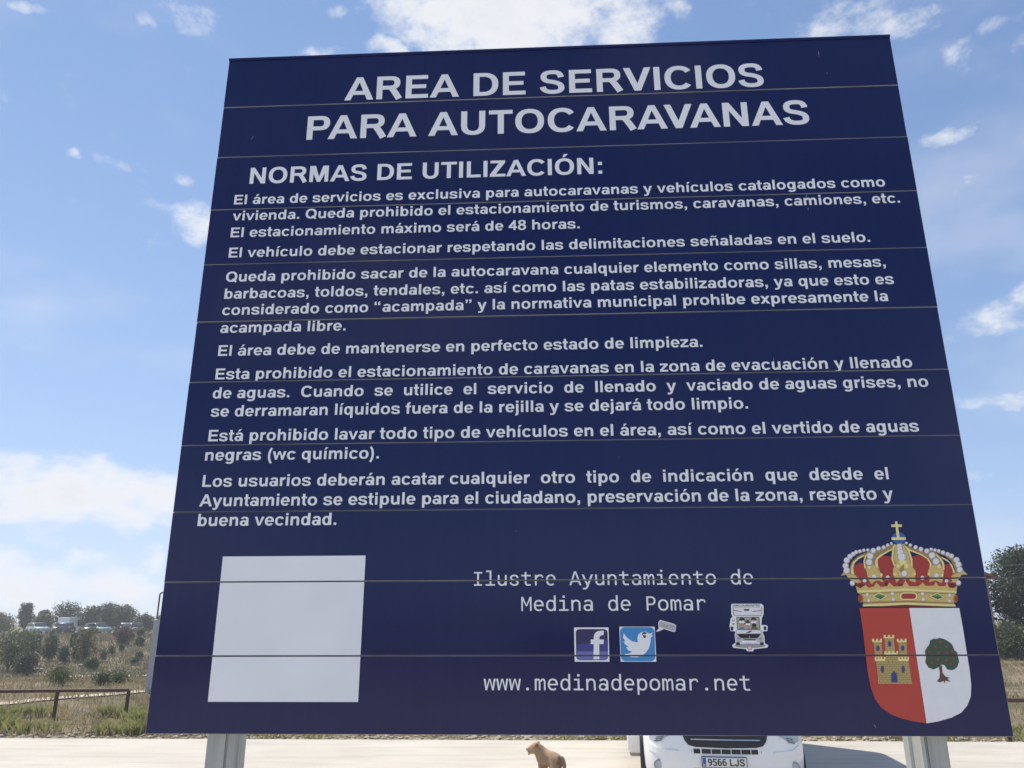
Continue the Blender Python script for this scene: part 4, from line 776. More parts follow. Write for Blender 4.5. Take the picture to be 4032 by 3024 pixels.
  ('stonedark',[(769.2,117.3),(770.2,117.3),(769.7,112.5),(768.7,112.5)]),
  ('stonedark',[(777.5,117.3),(778.5,117.3),(778,112.5),(777,112.5)]),
  ('stonedark',[(785.9,117.3),(786.9,117.3),(786.3,112.5),(785.3,112.5)]),
  ('stonedark',[(721.7,201.5),(739.5,201.4),(739.4,200.5),(721.6,200.5)]),
  ('stonedark',[(721.5,196.6),(739.3,196.5),(739.2,195.5),(721.4,195.6)]),
  ('stonedark',[(721.4,191.6),(739.2,191.6),(739,190.6),(721.2,190.7)]),
  ('stonedark',[(721.2,186.7),(739,186.7),(738.8,185.7),(721.1,185.8)]),
  ('stonedark',[(721,181.8),(738.8,181.8),(738.7,180.8),(720.9,180.9)]),
  ('stonedark',[(720.9,176.9),(738.6,176.9),(738.5,175.9),(720.7,176)]),
  ('stonedark',[(748.3,209.6),(766.1,209.6),(766,208.6),(748.2,208.7)]),
  ('stonedark',[(748.1,204.7),(765.9,204.7),(765.8,203.7),(748,203.7)]),
  ('stonedark',[(747.9,199.8),(765.7,199.8),(765.6,198.8),(747.8,198.8)]),
  ('stonedark',[(747.7,194.9),(765.5,194.8),(765.4,193.9),(747.6,193.9)]),
  ('stonedark',[(747.6,190),(765.3,189.9),(765.2,189),(747.4,189)]),
  ('stonedark',[(747.4,185.1),(765.1,185),(765,184.1),(747.2,184.1)]),
  ('stonedark',[(747.2,180.2),(764.9,180.1),(764.8,179.2),(747,179.2)]),
  ('stonedark',[(778.5,201.4),(796.2,201.3),(796.1,200.4),(778.3,200.4)]),
  ('stonedark',[(778.3,196.5),(796,196.4),(795.9,195.4),(778.1,195.5)]),
  ('stonedark',[(778,191.6),(795.8,191.5),(795.6,190.5),(777.9,190.6)]),
  ('stonedark',[(777.8,186.7),(795.6,186.6),(795.4,185.6),(777.7,185.7)]),
  ('stonedark',[(777.6,181.8),(795.3,181.7),(795.2,180.8),(777.5,180.8)]),
  ('stonedark',[(777.4,176.9),(795.1,176.9),(795,175.9),(777.3,175.9)]),
  ('goldlight',[(718.7,207.7),(741.4,207.7),(740.9,204.4),(718.2,204.4)]),
  ('goldlight',[(719.2,212),(723.8,212),(723.1,207.1),(718.6,207.1)]),
  ('goldlight',[(728.3,212),(732.9,212),(732.2,207),(727.7,207)]),
  ('goldlight',[(737.5,212),(742,212),(741.3,207),(736.8,207)]),
  ('goldlight',[(746.3,216.2),(770.8,216.2),(770.4,213.2),(745.9,213.3)]),
  ('goldlight',[(746.9,220.5),(751.8,220.5),(751.1,215.6),(746.2,215.6)]),
  ('goldlight',[(756.7,220.5),(761.6,220.5),(760.9,215.5),(756,215.6)]),
  ('goldlight',[(766.5,220.5),(771.4,220.5),(770.7,215.5),(765.8,215.5)]),
  ('goldlight',[(775.7,207.6),(798,207.6),(797.5,204.3),(775.2,204.3)]),
  ('goldlight',[(776.3,211.9),(780.8,211.9),(780,206.9),(775.6,207)]),
  ('goldlight',[(785.2,211.9),(789.7,211.9),(789,206.9),(784.5,206.9)]),
  ('goldlight',[(794.2,211.9),(798.6,211.8),(797.9,206.9),(793.4,206.9)]),
  ('goldlight',[(743,180.2),(774.7,180.1),(774,175.3),(742.3,175.3)]),
  ('goldlight',[(743.6,184.4),(748.1,184.4),(747.4,179.5),(742.9,179.5)]),
  ('goldlight',[(752.6,184.4),(757.2,184.4),(756.5,179.5),(751.9,179.5)]),
  ('goldlight',[(761.7,184.4),(766.2,184.4),(765.5,179.5),(761,179.5)]),
  ('goldlight',[(770.8,184.4),(775.3,184.4),(774.6,179.5),(770.1,179.5)]),
  ('goldlight',[(719.2,167.5),(743.5,167.5),(742.8,162.6),(718.6,162.6)]),
  ('goldlight',[(719.8,171.7),(723.3,171.7),(722.6,166.9),(719.1,166.9)]),
  ('goldlight',[(726.8,171.7),(730.2,171.7),(729.6,166.9),(726.1,166.9)]),
  ('goldlight',[(733.7,171.7),(737.2,171.7),(736.5,166.8),(733,166.8)]),
  ('goldlight',[(740.7,171.7),(744.1,171.7),(743.4,166.8),(740,166.8)]),
  ('goldlight',[(773.2,167.5),(797.4,167.4),(796.7,162.6),(772.5,162.6)]),
  ('goldlight',[(773.8,171.7),(777.3,171.7),(776.5,166.8),(773.1,166.8)]),
  ('goldlight',[(780.7,171.7),(784.2,171.7),(783.5,166.8),(780,166.8)]),
  ('goldlight',[(787.7,171.7),(791.1,171.7),(790.4,166.8),(786.9,166.8)]),
  ('goldlight',[(794.6,171.7),(798,171.7),(797.3,166.8),(793.8,166.8)]),
  ('stonedark',[(734.4,190.3),(733.2,186.6),(731.1,183.9),(728.5,183),(726.2,184),(724.7,186.6),(724.6,190.3),(725.7,194),(727.9,196.7),(730.5,197.7),(732.8,196.7),(734.3,194)]),
  ('navy',[(732.9,190.3),(732,187.5),(730.5,185.4),(728.7,184.6),(727.1,185.4),(726.2,187.5),(726.1,190.3),(727,193.2),(728.5,195.3),(730.3,196),(731.9,195.3),(732.8,193.2)]),
  ('stonedark',[(762.9,200.6),(761.8,196.9),(759.6,194.2),(757,193.2),(754.7,194.2),(753.3,196.9),(753.1,200.6),(754.3,204.3),(756.5,207),(759.1,208),(761.4,207),(762.8,204.3)]),
  ('navy',[(761.4,200.6),(760.6,197.7),(759,195.6),(757.2,194.9),(755.6,195.6),(754.7,197.7),(754.6,200.6),(755.5,203.5),(757.1,205.6),(758.9,206.3),(760.4,205.6),(761.4,203.5)]),
  ('stonedark',[(791.4,190.7),(790.2,187),(788.1,184.4),(785.5,183.4),(783.2,184.4),(781.8,187.1),(781.6,190.7),(782.8,194.4),(785,197.1),(787.6,198.1),(789.9,197.1),(791.3,194.4)]),
  ('navy',[(789.9,190.7),(789,187.9),(787.5,185.8),(785.7,185),(784.1,185.8),(783.2,187.9),(783.2,190.7),(784,193.6),(785.6,195.7),(787.4,196.4),(789,195.7),(789.9,193.6)]),
  ('stonedark',[(738.4,144.5),(737.2,140.1),(734.9,136.9),(732.3,135.7),(730.1,136.9),(728.7,140.1),(728.7,144.5),(730,149),(732.2,152.2),(734.8,153.4),(737.1,152.2),(738.4,149)]),
  ('navy',[(736.9,144.5),(736,140.9),(734.4,138.3),(732.5,137.3),(731,138.3),(730.1,140.9),(730.2,144.5),(731.2,148.2),(732.8,150.8),(734.6,151.8),(736.1,150.8),(737,148.2)]),
  ('stonedark',[(785.9,144.2),(784.6,139.8),(782.3,136.5),(779.7,135.3),(777.5,136.5),(776.2,139.8),(776.2,144.2),(777.5,148.6),(779.7,151.9),(782.3,153.1),(784.6,151.9),(785.9,148.6)]),
  ('navy',[(784.4,144.2),(783.4,140.6),(781.8,137.9),(779.9,137),(778.4,137.9),(777.6,140.6),(777.7,144.2),(778.6,147.8),(780.3,150.5),(782.1,151.4),(783.6,150.5),(784.5,147.8)]),
  ('stonedark',[(748.3,114.9),(765,114.9),(766,136.5),(759.6,141.3),(751.6,136.5)]),
  ('navy',[(750.5,116),(763.3,116),(764.6,134.9),(759.3,138.9),(753,134.9)]),
 ],
 'tree': [
  ('trunk',[(863.3,149.3),(870.3,153.3),(869.3,136.5),(874.6,128.5),(884.9,125.3),(878,123.7),(884.3,116.5),(873.2,119.7),(870.4,112.5),(868.9,118.9),(860.1,115.7),(853.8,118.1),(860.8,125.3),(863.4,136.5)]),
  ('leaf',[(836.5,183.3),(842,191.5),(849,198.8),(852.1,207.8),(861.2,211.9),(867.8,211),(875,213.5),(883.1,211.3),(890.9,207.7),(895.4,204.4),(901.2,198.7),(904.2,186.5),(910,180.8),(910.2,171.9),(910.8,160.5),(904.7,149.3),(897.1,143.7),(890.2,142.1),(881.3,143.7),(876.9,152.5),(870.6,154.9),(863,149.3),(850.4,143.7),(839.3,147.7),(833.6,159),(837,170.3)]),
  ('red',[(878.6,204.8),(877.6,203.1),(875.7,202.3),(874.1,203.1),(873.6,204.8),(874.6,206.5),(876.5,207.3),(878.2,206.5)]),
  ('red',[(865.2,194.4),(864.2,192.6),(862.3,191.9),(860.6,192.6),(860.1,194.4),(861.1,196.1),(863,196.8),(864.7,196.1)]),
  ('red',[(889.5,193.7),(888.4,191.9),(886.5,191.2),(884.9,191.9),(884.4,193.7),(885.4,195.4),(887.3,196.1),(889,195.4)]),
  ('red',[(849,182.5),(848,180.8),(846.1,180),(844.4,180.8),(843.9,182.5),(845,184.2),(846.9,184.9),(848.5,184.2)]),
  ('red',[(870.2,180.8),(869.2,179.1),(867.3,178.4),(865.7,179.1),(865.2,180.8),(866.2,182.6),(868.1,183.3),(869.8,182.6)]),
  ('red',[(889.7,180),(888.7,178.3),(886.8,177.6),(885.2,178.3),(884.7,180),(885.7,181.7),(887.6,182.4),(889.3,181.7)]),
  ('red',[(901.6,184),(900.6,182.3),(898.7,181.6),(897.1,182.3),(896.6,184),(897.6,185.8),(899.5,186.5),(901.2,185.8)]),
  ('red',[(865.6,165.8),(864.6,164),(862.7,163.3),(861.1,164),(860.6,165.8),(861.6,167.5),(863.5,168.2),(865.2,167.5)]),
  ('red',[(851.1,159),(850.1,157.3),(848.2,156.6),(846.6,157.3),(846.1,159),(847.1,160.7),(849,161.4),(850.7,160.7)]),
  ('red',[(884.6,163.8),(883.6,162.1),(881.7,161.4),(880,162.1),(879.5,163.8),(880.6,165.5),(882.5,166.2),(884.1,165.5)]),
  ('red',[(900.9,166.7),(899.9,165),(898,164.3),(896.4,165),(895.9,166.7),(896.9,168.4),(898.8,169.1),(900.5,168.4)]),
  ('red',[(893.5,154.9),(892.5,153.2),(890.6,152.5),(888.9,153.2),(888.5,154.9),(889.5,156.6),(891.4,157.3),(893,156.6)]),
 ],
 'letter_icon': [
  ('white',[(18.7,239.2),(101.4,239),(100.6,161.3),(18.3,161.4)]),
  ('fbdark',[(90.1,235.4),(94.6,234.2),(97.8,231.1),(98.9,226.8),(97.9,173.1),(96.6,168.8),(93.3,165.8),(88.8,164.6),(31,164.7),(26.6,165.8),(23.3,168.9),(22.2,173.1),(22.5,227),(23.8,231.3),(27.1,234.4),(31.6,235.5)]),
  ('fbmid',[(23.6,200.8),(52.4,203),(99.1,210.8),(98.2,182.8),(23.5,182.9)]),
  ('fblight',[(24.1,184.5),(98.3,184.4),(97.8,171.7),(93.3,166),(27.8,166),(23.7,171.4)]),
  ('white',[(63,166.9),(64.6,201.2),(57.5,201.2),(57.9,211.6),(64.9,211.5),(66,221),(69.7,227.3),(76.9,231.1),(90,231.8),(88.9,221.4),(82.5,221),(79.3,217.6),(78.6,211.5),(89.2,211.5),(88.1,201.2),(77.8,201.2),(77,166.9)]),
 ],
 'bird_icon': [
  ('white',[(127.4,240.7),(211.8,240.5),(211.3,161.2),(127,161.3)]),
  ('twblue',[(200,239.4),(205.4,238),(209.3,234.2),(210.6,229),(209.5,172.5),(207.9,167.4),(203.9,163.7),(198.6,162.3),(139,162.4),(133.6,163.8),(129.7,167.5),(128.3,172.6),(128.7,229.2),(130.2,234.4),(134.2,238.2),(139.7,239.6)]),
  ('white',[(136.9,225.8),(144.7,215.2),(156,207.3),(170,204.6),(169.3,214),(172.1,223),(180.6,228.6),(190,229.3),(198,224.1),(206.4,227),(202.5,220.7),(207.2,220.2),(201.1,216.2),(200,205),(195.5,191.6),(187.5,181.6),(177.8,175),(166,171.2),(152,171.7),(136,178.3),(147.7,179.4),(154.9,183.9),(145.7,187.2),(141.3,193.9),(147.3,195),(139.3,200.6),(136.1,207.4),(140.8,207.3),(135.3,215.2)]),
  ('black',[(190.2,218.5),(189.6,216.7),(188.1,215.4),(186.2,214.9),(184.4,215.4),(183.1,216.7),(182.7,218.5),(183.3,220.3),(184.7,221.6),(186.6,222.1),(188.5,221.6),(189.8,220.3)]),
  ('white',[(188.6,220),(188,219.1),(186.8,219.1),(186.3,220),(186.9,221),(188.1,221)]),
  ('black',[(179.7,220.3),(181.7,226.4),(186.5,228.6),(191.8,227),(191.6,224.1),(185,223.7)]),
 ],
 'bubble': [
  ('pearl',[(225.7,256.1),(259.2,246.5),(262.8,243.1),(260.5,229.5),(256.2,228),(233.8,235.2),(219.4,229.2),(214,229.7),(221,236),(220.6,250)]),
  ('pearlgrey',[(226.3,254.1),(258.6,244.9),(260.6,242.6),(258.7,230.7),(255.8,230),(234,237.1),(222.4,240.9),(222.2,249.5)]),
 ],
 'van_sticker': [
  ('white',[(399,292.7),(469.4,292.4),(474.1,287.8),(472.1,267.3),(467.4,259.4),(464.7,243.6),(476.3,243.4),(479.2,240.2),(477.3,230.1),(465.6,228.6),(469.2,217.9),(468.8,202.3),(476.4,197.8),(473.6,192.3),(442.1,189),(439.4,184.2),(425.6,184.6),(423.7,189.1),(393.9,192.4),(391.6,198),(400.2,203.5),(399.8,220.2),(401.7,229.2),(390.2,230.4),(389.5,241.6),(393.8,259.7),(398.7,261.9),(396.1,267.6),(396.9,288.1)]),
  ('gray',[(470.6,196.7),(467.6,194.7),(459.4,193),(447.3,191.9),(433.1,191.5),(419,191.9),(407.1,193.1),(399.3,194.8),(396.6,196.9),(399.6,198.9),(407.8,200.6),(419.9,201.7),(434.1,202.1),(448.2,201.7),(460.1,200.5),(467.9,198.8)]),
  ('gray',[(401.1,284.9),(469.1,284.6),(470.3,282.8),(467.7,265.1),(464.7,263.7),(402.9,264.4),(400,266.2)]),
  ('pearl',[(402.9,284),(468.1,283.7),(466.4,266),(402.3,266.2)]),
  ('trunk',[(401.5,278.5),(420.9,275.2),(420.8,273.9),(401.4,276.7)]),
  ('trunk',[(446.7,275.6),(467,277.3),(466.8,275.5),(447,273.8)]),
  ('black',[(426.5,280.2),(440.1,280.2),(438.8,276.1),(427.6,276.1)]),
  ('dark',[(407.1,262.1),(461.8,261.9),(461.3,232.6),(406.5,232.8)]),
  ('beige',[(408.4,260.7),(460.2,260.6),(459.8,234),(408,234.1)]),
  ('dark',[(428.2,251.6),(426.6,247.1),(423.3,243.8),(419,242.6),(414.9,243.9),(412.1,247.2),(411.4,251.7),(412.9,256.2),(416.3,259.5),(420.6,260.7),(424.7,259.5),(427.4,256.2)]),
  ('skin',[(423.9,245.8),(422.9,242.6),(420.9,240.3),(418.2,239.5),(415.7,240.3),(414.1,242.7),(413.7,245.8),(414.6,249),(416.7,251.3),(419.3,252.1),(421.8,251.3),(423.5,248.9)]),
  ('white',[(419.2,250.8),(418.6,249.1),(417.2,247.8),(415.4,247.4),(413.7,247.8),(412.5,249.1),(412.2,250.8),(412.8,252.5),(414.2,253.7),(416,254.2),(417.7,253.7),(418.9,252.5)]),
  ('white',[(426.2,250.7),(425.6,249),(424.2,247.8),(422.4,247.4),(420.7,247.8),(419.5,249.1),(419.2,250.8),(419.8,252.4),(421.2,253.7),(423,254.1),(424.7,253.7),(425.9,252.4)]),
  ('sky',[(411.7,234.1),(413.5,238.6),(423.3,238.6),(424.3,234.1)]),
  ('dark',[(436.4,252.5),(435.8,250.9),(434.5,249.8),(432.9,249.4),(431.3,249.8),(430.2,251),(429.9,252.5),(430.5,254.1),(431.8,255.3),(433.4,255.7),(435,255.3),(436.1,254.1)]),
  ('dark',[(438.4,248.9),(437.5,246.4),(435.5,244.6),(432.8,244),(430.3,244.6),(428.6,246.4),(428.2,248.9),(429.1,251.4),(431.1,253.2),(433.7,253.9),(436.2,253.2),(437.9,251.4)]),
  ('skin',[(438.3,243),(437.4,240.5),(435.2,238.6),(432.5,237.9),(429.9,238.6),(428.1,240.5),(427.6,243.1),(428.6,245.7),(430.7,247.5),(433.5,248.2),(436.1,247.5),(437.9,245.6)]),
  ('white',[(433.4,245.3),(432.9,244),(431.8,243),(430.4,242.6),(429,243),(428.1,244),(427.8,245.3),(428.3,246.7),(429.4,247.7),(430.9,248),(432.2,247.6),(433.2,246.7)]),
  ('white',[(438.8,245.3),(438.3,243.9),(437.2,243),(435.7,242.6),(434.4,243),(433.4,244),(433.2,245.3),(433.7,246.7),(434.8,247.6),(436.2,248),(437.6,247.6),(438.5,246.6)]),
  ('pink',[(426.1,234.1),(428.1,237.7),(437.1,237.6),(437.7,234)]),
  ('dark',[(454.2,255.6),(453.1,252.9),(450.5,250.9),(447.2,250.2),(444,251),(441.8,252.9),(441.1,255.7),(442.3,258.4),(444.8,260.3),(448.2,261.1),(451.4,260.3),(453.6,258.3)]),
  ('skin',[(453.2,250.2),(452.1,247.3),(449.7,245.1),(446.6,244.4),(443.7,245.2),(441.6,247.3),(441.1,250.2),(442.2,253.2),(444.6,255.3),(447.7,256.1),(450.7,255.3),(452.7,253.1)]),
  ('dark',[(453,243),(452,240.5),(449.8,238.7),(446.9,238.1),(444.2,238.7),(442.3,240.6),(441.8,243),(442.8,245.5),(445,247.3),(447.9,248),(450.6,247.3),(452.5,245.5)]),
  ('white',[(447.4,250.2),(446.8,248.6),(445.5,247.5),(443.8,247.1),(442.2,247.5),(441.2,248.7),(440.9,250.2),(441.4,251.8),(442.7,253),(444.4,253.4),(446,253),(447.1,251.8)]),
  ('white',[(453.9,250.2),(453.3,248.6),(452,247.5),(450.3,247.1),(448.8,247.5),(447.7,248.6),(447.4,250.2),(448,251.8),(449.3,253),(450.9,253.4),(452.5,252.9),(453.6,251.8)]),
  ('olive',[(438.7,234),(441.5,239),(453.8,238.9),(456.3,234)]),
  ('gray',[(403.7,249),(402.9,246.3),(401.2,244.3),(399,243.6),(397,244.3),(395.6,246.3),(395.3,249),(396.1,251.7),(397.8,253.7),(399.9,254.4),(402,253.7),(403.3,251.7)]),
  ('gray',[(396.9,257.2),(398.8,257.1),(399.3,252.6),(396.9,252.2)]),
  ('gray',[(402.6,258),(404.2,257.6),(402.6,252.6),(400.7,253.1)]),
  ('white',[(400,249.9),(399.6,248.8),(398.7,248),(397.5,247.7),(396.3,248),(395.6,248.8),(395.3,249.9),(395.7,251.1),(396.7,251.9),(397.9,252.2),(399,251.9),(399.8,251)]),
  ('white',[(404.2,249.9),(403.8,248.8),(402.9,247.9),(401.7,247.6),(400.5,248),(399.8,248.8),(399.5,249.9),(400,251),(400.9,251.9),(402.1,252.2),(403.2,251.9),(404,251)]),
  ('pearlgrey',[(403.6,232.3),(463.1,232.2),(467.3,217.9),(466.9,204.1),(401.2,204.2),(401,218)]),
  ('pearl',[(406.8,231.4),(461.2,231.3),(461.9,224.6),(404.7,223.8)]),
  ('dark',[(425.8,225.1),(435.6,230.5),(442.5,230.4),(434.6,225.5)]),
  ('black',[(404.3,223.8),(462.3,223.7),(460.2,221.5),(453,213.4),(413.1,213.5),(406.8,221.1)]),
  ('gray',[(432.6,218.8),(435.9,218.8),(435.1,215.3),(432.8,215.3)]),
  ('dark',[(419.5,211.7),(448.6,211.7),(447.5,209),(420.1,209)]),
  ('gray',[(405.6,217.6),(413.5,212.6),(411.4,209.5),(405.1,211.7)]),
  ('gray',[(463.1,217.4),(454.3,212.5),(455.8,209.4),(463,211.6)]),
  ('white',[(415,208.2),(451.1,208.1),(449.8,204.5),(416,204.6)]),
  ('black',[(395.9,240.5),(397.1,240.1),(397.9,239.3),(398.1,238.2),(397.6,233.3),(397.2,232.1),(396.3,231.3),(395.1,231),(393.3,231),(392.1,231.3),(391.3,232.1),(391.1,233.3),(391.5,238.2),(392,239.3),(392.9,240.2),(394.1,240.5)]),
  ('black',[(473.7,240.7),(474.8,240.4),(475.6,239.6),(475.8,238.4),(475.4,234),(474.9,232.8),(474,232),(472.8,231.7),(471.4,231.7),(470.3,232),(469.5,232.8),(469.3,234),(469.8,238.5),(470.2,239.6),(471.1,240.4),(472.3,240.7)]),
  ('black',[(401.2,204.2),(410.9,204.2),(409.9,197.9),(401.6,198)]),
  ('black',[(457.2,204.1),(466.9,204.1),(465.4,197.8),(457.5,197.9)]),
  ('gray',[(408.8,206.4),(408.4,205.3),(407.5,204.5),(406.3,204.2),(405.1,204.5),(404.4,205.3),(404.2,206.4),(404.6,207.5),(405.5,208.3),(406.7,208.6),(407.8,208.3),(408.6,207.5)]),
  ('gray',[(463.4,206.3),(463,205.2),(462.1,204.4),(460.9,204.1),(459.8,204.4),(459,205.2),(458.8,206.3),(459.2,207.4),(460.1,208.2),(461.3,208.5),(462.4,208.2),(463.2,207.4)]),
  ('pinkred',[(436.2,197),(437.3,196.7),(438.1,195.9),(438.3,194.8),(437.8,189),(437.3,187.9),(436.4,187.1),(435.2,186.8),(429.2,186.8),(428.1,187.1),(427.3,187.9),(427.1,189),(427.7,194.8),(428.1,195.9),(429,196.7),(430.2,197)]),
  ('white',[(434.9,195.2),(435.8,195),(436.4,194.4),(436.5,193.5),(436.2,190.1),(435.9,189.3),(435.2,188.6),(434.2,188.4),(430.8,188.4),(429.9,188.6),(429.2,189.3),(429.1,190.2),(429.4,193.5),(429.7,194.4),(430.4,195),(431.4,195.2)]),
  ('pinkred',[(435.5,191.7),(435,190.5),(434,189.6),(432.7,189.3),(431.5,189.6),(430.6,190.5),(430.4,191.7),(430.8,192.9),(431.8,193.8),(433.1,194.1),(434.4,193.8),(435.2,192.9)]),
  ('white',[(434.3,191.7),(434.1,191),(433.5,190.5),(432.8,190.4),(432.1,190.5),(431.7,191),(431.5,191.7),(431.8,192.4),(432.3,192.8),(433,193),(433.7,192.8),(434.2,192.4)]),
 ],
}

PC = dict(red=(.40, .04, .03), darkred=(.14, .015, .015), gold=(.66, .49, .16), goldlight=(.86, .74, .32), golddark=(.36, .24, .07), green=(.05, .12, .04), greenlight=(.16, .26, .10),
          pearl=(.80, .78, .80), pearlrim=(.38, .35, .38), pearlgrey=(.55, .55, .55), orb=(.03, .13, .36), shieldred=(.50, .055, .035), shieldwhite=(.84, .84, .86), stone=(.50, .37, .14), stonedark=(.26, .18, .06),
          navy=(.03, .05, .24), trunk=(.13, .06, .035), leaf=(.045, .085, .05), white=(.84, .85, .87), fbdark=(.028, .022, .10), fbmid=(.05, .05, .24), fblight=(.15, .16, .45), twblue=(.05, .26, .60),
          black=(.012, .012, .012), dark=(.03, .022, .018), gray=(.33, .34, .34), beige=(.42, .40, .34), skin=(.50, .27, .17), sky=(.08, .25, .36), pink=(.5, .26, .28), olive=(.13, .15, .06), pinkred=(.55, .10, .16))
for k, v in PC.items(): mat('print_'+k, v, .4, var=.06, scale=30)
sign = empty('information_sign')
tag(sign, 'tall navy blue information board of stacked slats with white Spanish text on two posts', 'sign')
def board_mesh(h, c=.0013, g=.0004, d=.032):
    b_ = MB(); w = SW/2
    fx, fz0, fz1 = w-c, c+g, h-c-g
    b_.use('blue_film').add([(-fx, 0, fz0), (fx, 0, fz0), (fx, 0, fz1), (-fx, 0, fz1)], [(0, 1, 2, 3)])
    o = [(-w, c, g), (w, c, g), (w, c, h-g), (-w, c, h-g)]; q = [(-fx, 0, fz0), (fx, 0, fz0), (fx, 0, fz1), (-fx, 0, fz1)]; k = [(x, d, z) for x, _, z in o]
    b_.use('bare_aluminium')
    for i in range(4):
        j = (i+1) % 4
        b_.add([q[i], o[i], o[j], q[j]], [(0, 1, 2, 3)]); b_.add([o[i], k[i], k[j], o[j]], [(0, 1, 2, 3)])
    b_.add(k, [(3, 2, 1, 0)])
    return b_.mesh('board')
bms_ = [board_mesh(BHT, c_) for c_ in (.0009, .0012, .0015)]
for k in range(NB):
    o = bpy.data.objects.new('board', bms_[(k*2+k//4) % 3]); COL.objects.link(o); o.parent = sign
    o.location = (0, (0, .0006, -.0004, .0003, 0, .0005, -.0003, .0002, -.0005, .0004, 0)[k], ZB+k*BHT)
    o.rotation_euler = (0, (0, .0002, -.0003, .0001, .0003, -.0002, .0002, 0, -.0001, .0003, -.0002)[k], 0)
MB().use('blue_film').box(-SW/2, SW/2, -.0035, .034, ZB+NB*BHT-.006, ZB+NB*BHT+.003).build('top_cap', sign, bevel=.001)
def joint_clip(bm):
    for k in range(1, NB):
        for s_ in (-1, 1):
            bmesh.ops.bisect_plane(bm, geom=bm.verts[:]+bm.edges[:]+bm.faces[:], plane_co=(0, 0, ZB+k*BHT+s_*.0018), plane_no=(0, 0, 1), dist=1e-6)
    dele = []
    for f in bm.faces:
        z = f.calc_center_median().z-ZB; k = round(z/BHT)
        if 0 < k < NB and abs(z-k*BHT) < .0018: dele.append(f)
    bmesh.ops.delete(bm, geom=dele, context='FACES')
def print_mesh(name, V, F, mats, idx=None, parent=None, off=.0007, xf=None):
    me = bpy.data.meshes.new(name)
    pts = [(x/1000, -off, ZB+z/1000) for x, z in (V if xf is None else [xf(p) for p in V])]
    me.from_pydata(pts, [], F)
    for m_ in mats: me.materials.append(MATS[m_])
    if idx: me.polygons.foreach_set('material_index', idx)
    bm = bmesh.new(); bm.from_mesh(me)
    joint_clip(bm)
    for f in bm.faces:
        f.normal_update()
        if f.normal.y > 0: f.normal_flip()
    bm.to_mesh(me); bm.free()
    o = bpy.data.objects.new(name, me); COL.objects.link(o); o.parent = parent or sign
    return o
TEXT = [('AREA DE SERVICIOS', -634.6, 619.6, 1761, 81.5), ('PARA AUTOCARAVANAS', -740.6, 736.7, 1627, 81.5), ('NORMAS DE UTILIZACIÓN:', -898.9, 132.8, 1483.3, 53.6),
 ('El área de servicios es exclusiva para autocaravanas y vehículos catalogados como', -938, 920.8, 1416.3, 31), ('vivienda. Queda prohibido el estacionamiento de turismos, caravanas, camiones, etc.', -937, 953.6, 1364, 31),
 ('El estacionamiento máximo será de 48 horas.', -937, 63, 1310, 31), ('El vehículo debe estacionar respetando las delimitaciones señaladas en el suelo.', -936, 856, 1246, 31),
 ('Queda prohibido sacar de la autocaravana cualquier elemento como sillas, mesas,', -936, 886.9, 1170.8, 31), ('barbacoas, toldos, tendales, etc. así como las patas estabilizadoras, ya que esto es', -935, 901.8, 1119, 31),
 ('considerado como “acampada” y la normativa municipal prohibe expresamente la', -935.6, 879.9, 1069.8, 31), ('acampada libre.', -935.3, -585.3, 1017, 31), ('El área debe de mantenerse en perfecto estado de limpieza.', -934, 378.4, 949.8, 31),
 ('Esta prohibido el estacionamiento de caravanas en la zona de evacuación y llenado', -934, 914.6, 882.5, 31), ('de aguas.  Cuando  se  utilice  el  servicio  de  llenado  y  vaciado de aguas grises, no', -935.5, 947.1, 829, 31),
 ('se derramaran líquidos fuera de la rejilla y se dejará todo limpio.', -935.6, 482.5, 778.2, 31), ('Está prohibido lavar todo tipo de vehículos en el área, así como el vertido de aguas', -934, 905.2, 711.1, 31),
 ('negras (wc químico).', -936.8, -475.9, 659.3, 31), ('Los usuarios deberán acatar cualquier  otro  tipo  de  indicación  que  desde  el', -936, 812.4, 590, 31),
 ('Ayuntamiento se estipule para el ciudadano, preservación de la zona, respeto y', -938, 816.7, 539.4, 31), ('buena vecindad.', -936.6, -577.3, 489.2, 31)]
for s_, x0, x1, z, cap in TEXT:
    if cap < 40:
        V, F = lettering(BOLD, s_, x0, x1, z, cap, 716)
        tag(print_mesh('text_line', V, F, ['white_film']), kind='stuff')
        continue
    hd_ = empty('heading', parent=sign)           # large lettering: every letter its own piece of film
    out, lo_, hi_ = layout(BOLD, s_); kx, ky = (x1-x0)/(hi_-lo_), cap/716
    for x, v, f in out:
        if v: print_mesh('letter', [(x0+(x+a_-lo_)*kx, z+b_*ky) for a_, b_ in v], [tuple(t_) for t_ in f], ['white_film'], parent=hd_)
for s_, x0, x1, z in (('Ilustre Ayuntamiento de', -224.5, 455.2, 337.7), ('Medina de Pomar', -108.1, 336.4, 277.7), ('www.medinadepomar.net', -198.7, 425.2, 97.9)):
    V, F = lettering(MONO, s_, x0, x1, z, 33.0, 638)
    tag(print_mesh('text_line', V, F, ['white_film']), kind='stuff')
print_mesh('white_square', [(-861.5, 412.5), (-861.5, 71.5), (-497.5, 71.5), (-497.5, 412.5)], [(0, 1, 2, 3)], ['white_film'])
def artwork(name, key, parent=None, off=.0007):
    items = PRINT[key]; V, F, idx = union([ccw(p) for _, p in items])
    names = []
    for m_, _ in items:
        if 'print_'+m_ not in names: names.append('print_'+m_)
    return print_mesh(name, V, F, names, [names.index('print_'+items[i][0]) for i in idx], parent, off)
coat = artwork('coat_of_arms', 'shield'); coat['label'] = 'red and white shield under a golden crown'
artwork('crown', 'crown', coat, .0009); artwork('castle', 'castle', coat, .0012); artwork('painted_tree', 'tree', coat, .0012)
artwork('letter_icon', 'letter_icon')['label'] = 'dark blue square icon with a white letter f'
